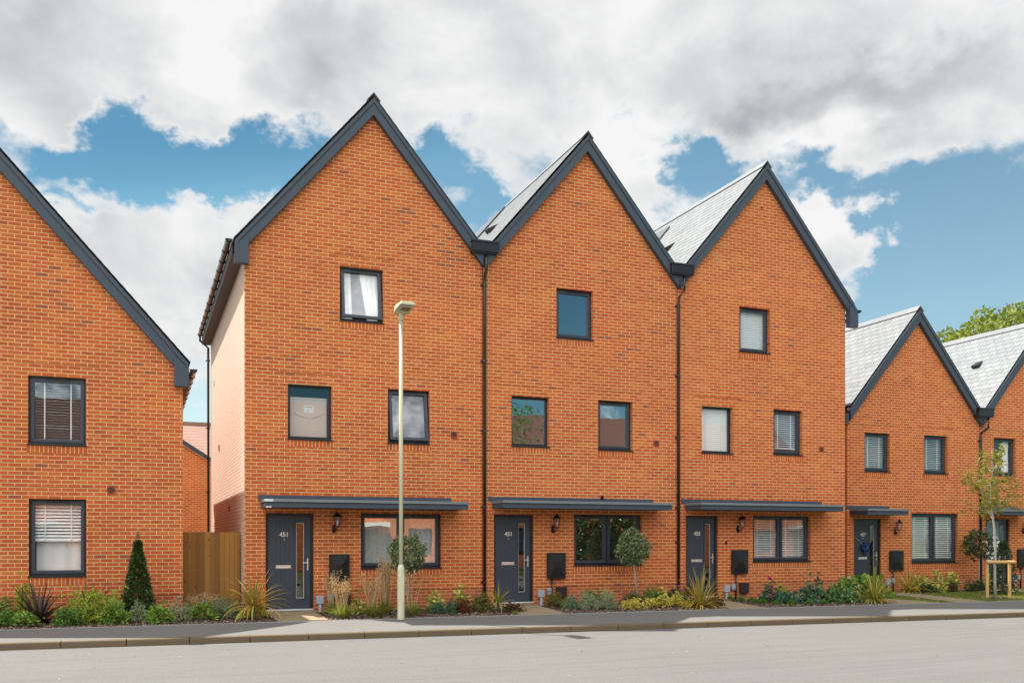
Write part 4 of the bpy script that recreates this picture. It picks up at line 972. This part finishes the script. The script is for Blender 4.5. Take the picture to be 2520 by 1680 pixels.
shrub('shrub', 'low dull green shrub in front of the lime shrub, by the pavement', 'shrub', -1.10, 17.95, .60, .34, 'mid', 75, 7, .075, .026, group=G1)
shrub('shrub', 'leafy bright green shrub just left of the clipped cone', 'shrub', -.40, 18.1, .55, .42, 'bright', 70, 8, .095, .03, .6, .9, group=G1)
t = thing('conical_topiary', 'tall clipped dark green cone with a wispy tip against the brick wall', 'topiary', (.0, 18.9, .135)); m = MB()
for i in range(2700):
    q = rnd.random() ** 1.4; z = .18 + q * 1.42; r0 = .32 * (1 - q) ** 1.05 + .02; a = rr(0, 6.283); k = rr(.55, 1.04); o = Vector((math.cos(a), math.sin(a), .55))
    p = Vector((r0 * k * math.cos(a), 18.9 + r0 * k * math.sin(a), z)); rosettes(m, [(p, o.normalized())], 3, .068, .032, .9, .7)
for i in range(40): rosettes(m, [(Vector((rr(-.03, .03), 18.9 + rr(-.03, .03), rr(1.55, 1.78))), Vector((rr(-.5, .5), 0, 1)))], 1, .05, .016, 1.2, .5)
m.build('foliage', LF['topiary'], t); m = MB(); m.tube([(0, 18.9, .1), (.01, 18.9, 1.0), (-.01, 18.9, 1.86)], [.025, .015, .003], 6); m.build('trunk', BARK, t)
shrub('shrub', 'small pale variegated shrub at the foot of the clipped cone', 'shrub', .02, 18.2, .42, .40, 'silver', 70, 6, .04, .014, group=G1)
shrub('shrub', 'leafy bright green shrub just right of the clipped cone, nearest the pavement', 'shrub', .33, 17.75, .52, .40, 'bright', 60, 8, .10, .03, .6, .9, group=G1)
shrub('shrub', 'soft yellow-green feathery bush at the left foot of the timber gate', 'shrub', .74, 18.45, .62, .40, 'silver', 150, 7, .045, .012, group=G1)
shrub('shrub', 'leafy green bush with lilac flower spikes before the timber gate', 'shrub', 1.14, 18.3, .50, .36, 'bright', 55, 7, .10, .03, .8, .8, group=G1, flowers=('lilac', 5, .04))
shrub('shrub', 'grey-green feathery bush between the gate and the gold cordyline', 'shrub', 1.56, 18.6, .58, .42, 'greygreen', 160, 7, .05, .012, group=G1, flowers=('lilac', 3, .03))
tuft('dry_grass', 'thin dry grass stems standing behind the bushes before the timber gate', 1.20, 19.5, .5, .16, 'straw', 60, 26, .42, .7, 'ornamental grasses')
shrub('shrub', 'low yellow euonymus under the gold cordyline by the first door', 'shrub', 2.04, 18.5, .62, .28, 'yellow', 150, 6, .042, .026, group=G1)
spiky('cordyline', 'gold and green cordyline on a short bare trunk beside the first door', 2.02, 18.12, 1.15, .92, 'gold', 62, .26, .040, 'cordylines')
# grasses of the first house
GG = 'ornamental grasses'
tuft('ornamental_grass', 'sunlit yellow grass clump with straw plumes, nearest the first door path', 3.62, 17.62, .5, .28, 'grass', 300, 15, .74, .35, GG)
tuft('ornamental_grass', 'dark green grass clump against the wall under the black meter box of the first house', 3.62, 18.7, .5, .26, 'grass', 200, 14, .80, .3, GG)
tuft('ornamental_grass', 'grass clump with tall leaning straw stems left of the lamp post', 4.22, 17.75, .5, .26, 'grass', 240, 20, .80, .32, GG)
tuft('ornamental_grass', 'tall straw-plumed grass clump directly behind the lamp post base', 4.62, 18.35, .45, .30, 'grass', 220, 34, 1.05, .16, GG)
tuft('ornamental_grass', 'short green grass clump just right of the lamp post', 5.02, 17.75, .45, .26, 'grass', 220, 5, .80, .3, GG)
shrub('shrub', 'small spotted laurel peeping between the grass clumps below the meter box', 'shrub', 4.08, 18.45, .30, .40, 'varieg', 18, 7, .10, .04, group=G1)
lollipop('ball-headed standard tree behind the lamp post, before the first ground floor window', 5.16, 18.6, 1.36, .37, 1, base=(.0, 0))
shrub('shrub', 'drooping yellow-variegated laurel against the plinth right of the short grass', 'shrub', 5.72, 18.55, .34, .42, 'varieg', 26, 7, .11, .045, .3, .9, group=G1)
shrub('shrub', 'grey lavender mound in front of the drooping variegated laurel', 'shrub', 5.66, 18.05, .42, .26, 'bluegreen', 90, 7, .05, .011, group=G1)
shrub('shrub', 'narrow blue-green lavender tuft left of the red barberry', 'shrub', 5.92, 18.0, .30, .32, 'bluegreen', 60, 7, .05, .011, group=G1)
shrub('shrub', 'bright yellow-green laurel standing above the red barberry', 'shrub', 6.42, 18.85, .40, .48, 'varieg', 34, 8, .10, .042, .6, .9, group=G1)
shrub('shrub', 'round red-brown barberry mound under the bright laurel', 'shrub', 6.20, 18.05, .40, .30, 'red', 130, 6, .04, .02, group=G1)
shrub('shrub', 'olive green mound between the barberry and the small cordyline', 'shrub', 6.62, 18.15, .52, .42, 'olive', 140, 6, .05, .02, group=G1)
spiky('cordyline', 'small green-gold cordyline with a pale trunk left of the second door', 6.98, 18.15, .72, .62, 'goldgreen', 38, .18, .026, 'cordylines')
shrub('shrub', 'dark purple-brown low shrub spilling towards the second door path', 'shrub', 7.18, 17.75, .46, .22, 'rust', 110, 6, .045, .022, group=G1)
tuft('grass_tuft', 'tiny yellow-green grass tuft at the corner of the second path', 7.02, 17.28, .12, .08, 'grass', 40, 0, group=GG)
# bed of the second house
shrub('shrub', 'dull bronze-green shrub under the black meter box of the second house', 'shrub', 8.66, 18.95, .50, .36, 'olive', 120, 6, .05, .016, group=G1)
shrub('shrub', 'leftmost of the three silver mounds below the second house window', 'shrub', 8.74, 18.15, .50, .32, 'greygreen', 150, 7, .045, .011, group=G1)
shrub('shrub', 'middle silver mound of the three below the second house window', 'shrub', 9.02, 17.95, .48, .40, 'silver', 170, 7, .045, .011, group=G1)
shrub('shrub', 'rightmost and fullest of the three silver mounds, beside the yellow euonymus', 'shrub', 9.46, 17.95, .52, .42, 'silver', 190, 7, .045, .011, group=G1)
shrub('shrub', 'tall dark green bush behind the silver mounds against the plinth', 'shrub', 9.50, 18.7, .60, .40, 'mid', 120, 6, .05, .016, group=G1)
lollipop('ball-headed standard tree with red young shoots before the second ground floor window', 10.66, 19.0, 1.47, .38, 1, base=(.17, .05))
shrub('shrub', 'rusty low shrub with mauve flowers at the foot of the second standard tree', 'shrub', 10.50, 18.75, .55, .34, 'olive', 90, 6, .05, .018, group=G1, flowers=('mauve', 4, .05))
YG = 'yellow euonymus clumps'
for (x, y, w, h, lab) in ((9.98, 17.72, .62, .26, 'widest yellow euonymus clump, right of the silver mounds'), (10.56, 17.95, .34, .22, 'low arching yellow euonymus between two fuller ones'), (10.82, 17.80, .34, .40, 'tallest upright yellow euonymus clump in the second bed'), (11.28, 18.05, .40, .34, 'yellow euonymus before the dark bush, left of the largest cordyline'), (11.42, 17.75, .52, .16, 'flat yellow euonymus running to the foot of the largest cordyline')):
    shrub('euonymus', lab, 'shrub', x, y, w, h, 'yellow', int(150 * w), 6, .045, .028, group=YG)
shrub('shrub', 'bright green bush behind the yellow euonymus, below the window end of the second house', 'shrub', 11.0, 18.6, .66, .40, 'mid', 170, 6, .05, .018, group=G1)
shrub('shrub', 'dark green bush behind the yellow euonymus, next to the drainpipe', 'shrub', 11.62, 18.75, .56, .36, 'dark', 120, 6, .05, .02, group=G1, flowers=('mauve', 3, .07))
shrub('shrub', 'bronze shrub at the wall behind the largest cordyline', 'shrub', 12.10, 18.8, .60, .42, 'rust', 130, 6, .045, .02, group=G1)
spiky('cordyline', 'largest gold cordyline with sprawling blades, before the third door', 11.48, 17.42, 1.10, .84, 'gold', 110, .05, .030, 'cordylines')
shrub('shrub', 'bronze low shrub right of the largest cordyline by the third path', 'shrub', 12.02, 17.6, .50, .26, 'rust', 100, 6, .045, .02, group=G1)
# bed of the third house
shrub('rose_bush', 'rose bush with magenta blooms right of the third door path', 'rose', 13.98, 18.25, .60, .48, 'bluegreen', 95, 6, .055, .035, group=G1, flowers=('magenta', 8, .09))
shrub('shrub', 'yellow-green fine bush behind the rose, below the third window', 'shrub', 14.55, 18.6, .44, .44, 'lime', 110, 6, .045, .014, group=G1)
NG = 'nasturtium clumps'
for (x, y, w, h, mt, fl, lab) in ((14.28, 17.95, .60, .34, 'bluegreen', None, 'low nasturtium clump between the rose and the tallest nasturtiums'), (14.95, 17.95, .66, .52, 'bluegreen', None, 'tallest blue-green nasturtium clump below the third window'), (15.45, 17.85, .60, .46, 'nast', ('orange', 4, .06), 'nasturtium clump with an orange and yellow bloom beside the rose sprig'), (15.62, 17.45, .66, .38, 'nast', ('orange', 4, .05), 'nasturtium clump with scattered red blooms left of the hydrangea')):
    shrub('nasturtium', lab, 'flowers', x, y, w, h, mt, int(130 * w), 5, .075, .068, .5, .9, group=NG, flowers=fl)
t = thing('rose_sprig', 'tall thin rose sprig rising above the nasturtiums against the wall', 'rose', (15.60, 18.6, .135), G1); m = MB(); m.tube([(15.6, 18.6, .1), (15.63, 18.6, .5), (15.66, 18.6, .86)], [.008, .006, .003], 5, False); m.build('stem', TWIG, t)
m = MB(); rosettes(m, [(Vector((15.62 + rr(-.08, .08), 18.6 + rr(-.05, .05), rr(.5, .84))), Vector((0, 0, 1))) for _ in range(14)], 5, .06, .034, .3, 1); m.build('foliage', LF['dark'], t)
for i, (x, y) in enumerate(((13.62, 19.35), (13.72, 19.05), (13.78, 18.75), (13.62, 18.25), (13.60, 18.0), (13.62, 17.55), (14.0, 17.45), (14.4, 17.38), (14.8, 17.30), (15.2, 17.22))):
    shrub('edging_tuft', 'low round green tuft in the row edging the bed right of the third door path', 'plant', x, y, .22, .12, 'mid', 34, 6, .04, .012, group='low green edging tufts', stem=False)
shrub('hydrangea', 'hydrangea with pale pink flower heads left of the door with the blue bow', 'hydrangea', 16.32, 18.35, .62, .58, 'bright', 75, 6, .12, .07, .5, .9, group=G1, flowers=('pinkwhite', 9, .075))
shrub('shrub', 'big-leaved bright green shrub before the door with the blue bow', 'shrub', 17.15, 18.55, .95, .62, 'bright', 110, 6, .15, .09, .5, .9, group=G1)
spiky('cordyline', 'green-gold cordyline at the end of the bed, before the door with the blue bow', 16.25, 17.35, 1.05, .84, 'goldgreen', 86, .06, .036, 'cordylines')
spiky('cordyline', 'yellow cordyline beneath the meter box of the house with the blue bow', 20.05, 20.05, .95, .84, 'gold', 70, .05, .036, 'cordylines')
VG = 'variegated laurels'
for (x, y, w, h, lab) in ((20.80, 20.4, .46, .50, 'variegated laurel right of the yellow cordyline at the wall'), (21.38, 20.3, .46, .52, 'drooping variegated laurel below the left part of the fourth house window'), (22.0, 20.4, .44, .58, 'tallest variegated laurel under the fourth house window'), (23.12, 20.0, .46, .50, 'variegated laurel with pink flowers next to the timber tree frame')):
    shrub('laurel', lab, 'shrub', x, y, w, h, 'varieg', 40, 8, .11, .045, .5, .9, group=VG, flowers=('mauve', 2, .05) if x > 23 else None)
shrub('shrub', 'dark green low hebe between the variegated laurels under the drainpipe', 'shrub', 22.55, 20.0, .85, .34, 'dark', 200, 6, .05, .016, group=G1, deep=.5)
shrub('shrub', 'dark green low bush beneath the variegated laurel beside the yellow cordyline', 'shrub', 20.78, 20.1, .55, .26, 'dark', 100, 6, .05, .018, group=G1, deep=.4)
shrub('shrub', 'small rust-red bush between two variegated laurels', 'shrub', 21.72, 20.1, .34, .28, 'rust', 60, 6, .045, .02, group=G1)
lollipop('dark glossy round-headed laurel tree beside the drainpipe of the fourth house', 22.98, 20.3, 1.50, .44, 1, 'dark', n=420, tips=False)
t = thing('bay_column', 'tall dark green columnar evergreen behind the timber tree frame', 'shrub', (21.95, 18.6, .135)); m = MB()
for i in range(900):
    z = .16 + rnd.random() * 1.40; q = (z - .16) / 1.4; r0 = .29 * (1 - q ** 2.2) + .05; a = rr(0, 6.283); k = rr(.4, 1.05); o = Vector((math.cos(a), math.sin(a), .4)); rosettes(m, [(Vector((21.95 + r0 * k * math.cos(a), 18.6 + r0 * k * math.sin(a), z)), o.normalized())], 3, .075, .034, .8, .8)
m.build('foliage', LF['dark'], t); m = MB(); m.tube([(21.95, 18.6, .1), (21.95, 18.6, 1.4)], [.03, .01], 6); m.build('trunk', BARK, t)

# young tree in its timber frame
tx, ty = 20.32, 17.45
t = thing('young_tree', 'slender young tree with sparse yellow-green leaves inside the timber frame', 'tree', (tx, ty, .135)); m = MB(); lv = MB()
trunk = [Vector((tx, ty, .1)), Vector((tx - .02, ty, .7)), Vector((tx + .0, ty, 1.3)), Vector((tx - .03, ty, 1.9)), Vector((tx - .12, ty, 2.4)), Vector((tx - .16, ty, 2.9)), Vector((tx - .10, ty, 3.5)), Vector((tx - .12, ty, 3.95))]
m.tube(trunk, [.042, .033, .03, .027, .022, .017, .010, .004], 8)
for i in range(34):
    u = rr(.50, .96); zi = .1 + u * 3.85
    k = next(j for j in range(len(trunk) - 1) if trunk[j + 1].z >= zi); b = trunk[k].lerp(trunk[k + 1], (zi - trunk[k].z) / (trunk[k + 1].z - trunk[k].z))
    a = i * 2.4 + rr(-.5, .5); L = (.95 - .62 * abs(u - .66) / .34 * .9) * rr(.6, 1.05); el = R(rr(5, 55)); d = Vector((math.cos(a) * math.cos(el), math.sin(a) * math.cos(el) * .8, math.sin(el)))
    mid = b + d * L * .5 + Vector((0, 0, .03)); tip = b + d * L; m.tube([b, mid, tip], [.009, .006, .002], 5, False)
    for q in range(14):
        p = b.lerp(tip, rr(.25, 1.08)) + unit() * rr(.02, .17)
        rosettes(lv, [(p, d)], 5, .085, .042, .3, 1.0, .3)
m.build('trunk', PALEBARK, t, smooth=True); lv.build('crown', LF['maple'], t)
t = thing('tree_frame', 'pale peeled timber frame of two posts and a top rail around the young tree', 'tree guard', (20.3, 17.4, .135))
for px_, py_ in ((20.12, 17.52), (20.64, 17.30)):
    m = MB(); m.lathe((px_, py_, .05), [(.040, 0), (.040, 1.02), (.036, 1.04)], 12); m.build('post', ROUND, t)
m = MB(); m.tube([(20.05, 17.47, 1.07), (20.72, 17.19, 1.07)], .040, 12); m.build('rail', ROUND, t, smooth=False)

# lawn blades, bark chips
def inside(p, poly):
    c = False; j = len(poly) - 1
    for i in range(len(poly)):
        if (poly[i][1] > p[1]) != (poly[j][1] > p[1]) and p[0] < (poly[j][0] - poly[i][0]) * (p[1] - poly[i][1]) / (poly[j][1] - poly[i][1]) + poly[i][0]: c = not c
        j = i
    return c
PP = PATHS + [curve[0] + curve[1][::-1], [(16.42, 16.71), (17.55, 16.66), (17.50, 18.9), (16.6, 18.9)], [(22.4, 19.4), (26, 19.0), (26, 19.7), (22.6, 20.6)]]
m = MB(); k = 0
while k < 26000:
    x = rr(17.4, 30); y = rr(bedY(x) + .05, 19.7)
    if any(inside((x, y), p) for p in PP): continue
    k += 1; a = rr(0, 6.283); hgt = rr(.02, .055); w = .006; c, s_ = math.cos(a) * w, math.sin(a) * w
    m.add([(x - c, y - s_, .137), (x + c, y + s_, .137), (x + rr(-.03, .03), y + rr(-.03, .03), .137 + hgt)], [(0, 1, 2)])
tag(m.build('grass', LF['lawn']), 'short patchy green and straw lawn beside the curving path on the right', 'lawn', kind='stuff')
m = MB(); k = 0
while k < 15000:
    x = rr(-4.5, 17.6); y = bedY(x) + .05 + (rnd.random() ** 1.7) * 2.2
    if y > 19.5 or any(inside((x, y), p) for p in PP): continue
    k += 1; L = rr(.012, .05); w = rr(.006, .016); Mx = Matrix.Translation((x, y, .142 + rr(0, .012))) @ Matrix.Rotation(rr(0, 6.28), 4, 'Z') @ Matrix.Rotation(rr(-.5, .5), 4, 'X') @ Matrix.Rotation(rr(-.5, .5), 4, 'Y')
    m.add([Mx @ Vector(v) for v in ((-L / 2, -w / 2, 0), (L / 2, -w / 3, 0), (L / 2, w / 2, .003), (-L / 2, w / 3, .004))], [(0, 1, 2, 3)])
for k in range(900):
    x, y = tx + rnd.gauss(.1, .22), ty + rnd.gauss(0, .12)
    L = rr(.012, .045); w = rr(.006, .016); Mx = Matrix.Translation((x, y, .150 + rr(0, .02))) @ Matrix.Rotation(rr(0, 6.28), 4, 'Z') @ Matrix.Rotation(rr(-.5, .5), 4, 'X')
    m.add([Mx @ Vector(v) for v in ((-L / 2, -w / 2, 0), (L / 2, -w / 3, 0), (L / 2, w / 2, .003), (-L / 2, w / 3, .004))], [(0, 1, 2, 3)])
tag(m.build('bark_mulch', CHIP), 'brown bark chips strewn over the planting beds', 'mulch', kind='stuff')

# trees beyond the right-hand roofs
def bigtree(label, x, y, H, r, seed):
    q = random.Random(seed); t = thing('broadleaf_tree', label, 'tree', (x, y, 0), 'trees beyond the roofs'); m = MB(); tr = MB()
    tr.tube([(x, y, -.1), (x + .2, y, H * .3), (x, y, H * .6)], [.38, .28, .12], 8)
    for i in range(150):
        v = Vector((q.gauss(0, 1), q.gauss(0, 1), q.gauss(0, 1))).normalized(); k = q.uniform(.35, 1) ** .5; c = Vector((x + v.x * r * k, y + v.y * r * k, H * .62 + v.z * H * .36 * k)); cr = q.uniform(.55, 1.15)
        if i < 16: tr.tube([(x, y, H * q.uniform(.25, .5)), c], [.10, .02], 5, False)
        for j in range(75):
            d = Vector((q.gauss(0, 1), q.gauss(0, 1), q.gauss(0, 1))).normalized(); p = c + Vector((d.x, d.y, d.z * .75)) * cr * q.uniform(.5, 1) ** .5
            m.leaf(p, Vector((q.uniform(-1, 1), q.uniform(-1, 1), q.uniform(-1, .5))), d + Vector((.01, 0, 0)), q.uniform(.22, .40), q.uniform(.15, .25))
    m.build('crown', LF['oak'], t); tr.build('trunk', BARK, t)
bigtree('broad green tree seen over the valley between the two right-hand roofs', 42.0, 37.5, 13.6, 4.4, 3)
bigtree('tallest green tree behind the right-hand roof, cut by the picture edge', 47.8, 39.0, 15.3, 4.8, 5)
bigtree('round green tree between the tallest and the lowest trees behind the right-hand roof', 45.3, 38.9, 14.9, 3.6, 11)
bigtree('lower green tree between its two neighbours behind the right-hand roof', 46.0, 42.5, 14.6, 4.4, 8)

# ------------------------------------------------------------------ across the road (mirrored in the window glass)
def opposite(label, x0, x1, yf, ridge, eave, tile):
    h = thing('brick_house', label, 'house', ((x0 + x1) / 2, yf, 0), 'houses across the road'); yb = yf - 9; ym = (yf + yb) / 2
    m = MB(); m.quad((x0, yf, 0), (x0, yf, eave), (x1, yf, eave), (x1, yf, 0)); m.quad((x0, yb, 0), (x1, yb, 0), (x1, yb, eave), (x0, yb, eave))
    for x in (x0, x1): m.add([(x, yf, 0), (x, yb, 0), (x, yb, eave), (x, ym, ridge), (x, yf, eave)], [(0, 1, 2, 3, 4)])
    m.build('wall', BRICK, h)
    m = MB()
    for a, b in ((yf + .35, ym), (yb - .35, ym)): 
        za = eave - .3; m.add([(x0 - .2, a, za), (x1 + .2, a, za), (x1 + .2, b, ridge + .06), (x0 - .2, b, ridge + .06), (x0 - .2, a, za + .12), (x1 + .2, a, za + .12), (x1 + .2, b, ridge + .18), (x0 - .2, b, ridge + .18)], [(0, 1, 2, 3), (4, 5, 6, 7), (0, 1, 5, 4), (1, 2, 6, 5), (0, 3, 7, 4)])
    m.build('roof', tile, h)
    n = max(2, int((x1 - x0) / 2.6))
    for i in range(n):
        cx = x0 + (i + .5) * (x1 - x0) / n
        for z0, z1 in ((3.5, 4.75), (.9, 2.2)):
            if z0 < 2 and i % 2:
                m = MB(); m.box(cx - .5, cx + .5, yf + .002, yf + .06, .15, 2.2); d = m.build('door', ANTH, h); m = MB(); m.box(cx - .9, cx + .9, yf + .002, yf + .8, 2.32, 2.5); m.build('porch', WHITE, h); continue
            m = MB(); m.ring(cx - .6, cx + .6, z0, z1, .07, yf + .002, yf + .05); f = m.build('window', UPVC, h)
            m = MB(); m.quad((cx - .53, yf + .02, z0 + .07), (cx + .53, yf + .02, z0 + .07), (cx + .53, yf + .02, z1 - .07), (cx - .53, yf + .02, z1 - .07)); m.build('pane', plain('mirror_pane', (.05, .07, .09), .1, 0, .8), f)
opposite('brown-roofed brick house across the road, nearest the camera', -9, 3.5, -8.5, 8.6, 5.0, BROWNTILE)
opposite('brown-roofed long brick house across the road, mirrored in the ground floor windows', 7, 23.4, -8.0, 9.0, 5.0, BROWNTILE)
opposite('brown-roofed brick house across the road, farthest to the right', 23.9, 40, -8.2, 9.1, 5.0, BROWNTILE)
bt = random.Random(4)
t = thing('young_tree', 'leafy young tree across the road, mirrored in an upper window', 'tree', (16.3, -1.0, 0)); m = MB(); lv = MB(); m.tube([(16.3, -1, -.1), (16.3, -1, 4.5), (16.2, -1, 7.6)], [.08, .06, .02], 6)
for i in range(520): p = Vector((16.2 + bt.gauss(0, .7), -1 + bt.gauss(0, .6), bt.uniform(4.6, 8.0))); rosettes(lv, [(p, Vector((0, 0, 1)))], 6, .13, .06, .2, 1.0)
m.build('trunk', BARK, t); lv.build('crown', LF['mid'], t)

t = thing('hedge', 'dark tall hedge across the road, mirrored in the middle house window', 'hedge', (23.6, -5.6, 0)); m = MB()
for i in range(5200):
    p = Vector((bt.uniform(20.6, 26.8), -5.6 + bt.uniform(-.6, .6), bt.uniform(.1, 3.0))); d = Vector((bt.uniform(-1, 1), bt.uniform(-.2, 1), bt.uniform(-.3, 1))); m.leaf(p, d, unit(), bt.uniform(.18, .30), .15)
m.build('foliage', LF['dark'], t)
m = MB()
for k in range(7): m.tube([(20.9 + k * .9, -5.6, -.1), (20.9 + k * .9 + bt.uniform(-.2, .2), -5.6, 2.4)], [.05, .02], 5)
m.build('stems', BARK, t)

m = MB()
for k in range(420):
    x = rr(-6, 20); q = rnd.random() ** 1.6; y = kerbY(x) - .02 - q * 7.5; L = rr(.01, .035); w = rr(.004, .014); a = rr(0, 6.28)
    Mx = Matrix.Translation((x, y, .004)) @ Matrix.Rotation(a, 4, 'Z') @ Matrix.Rotation(rr(-.3, .3), 4, 'X')
    m.add([Mx @ Vector(v) for v in ((-L / 2, -w / 2, 0), (L / 2, -w / 3, .003), (L / 2, w / 2, .005), (-L / 2, w / 3, .004))], [(0, 1, 2, 3)])
tag(m.build('grit', CHIP), 'scattered dark grit and leaf scraps on the road surface', 'grit', kind='stuff')
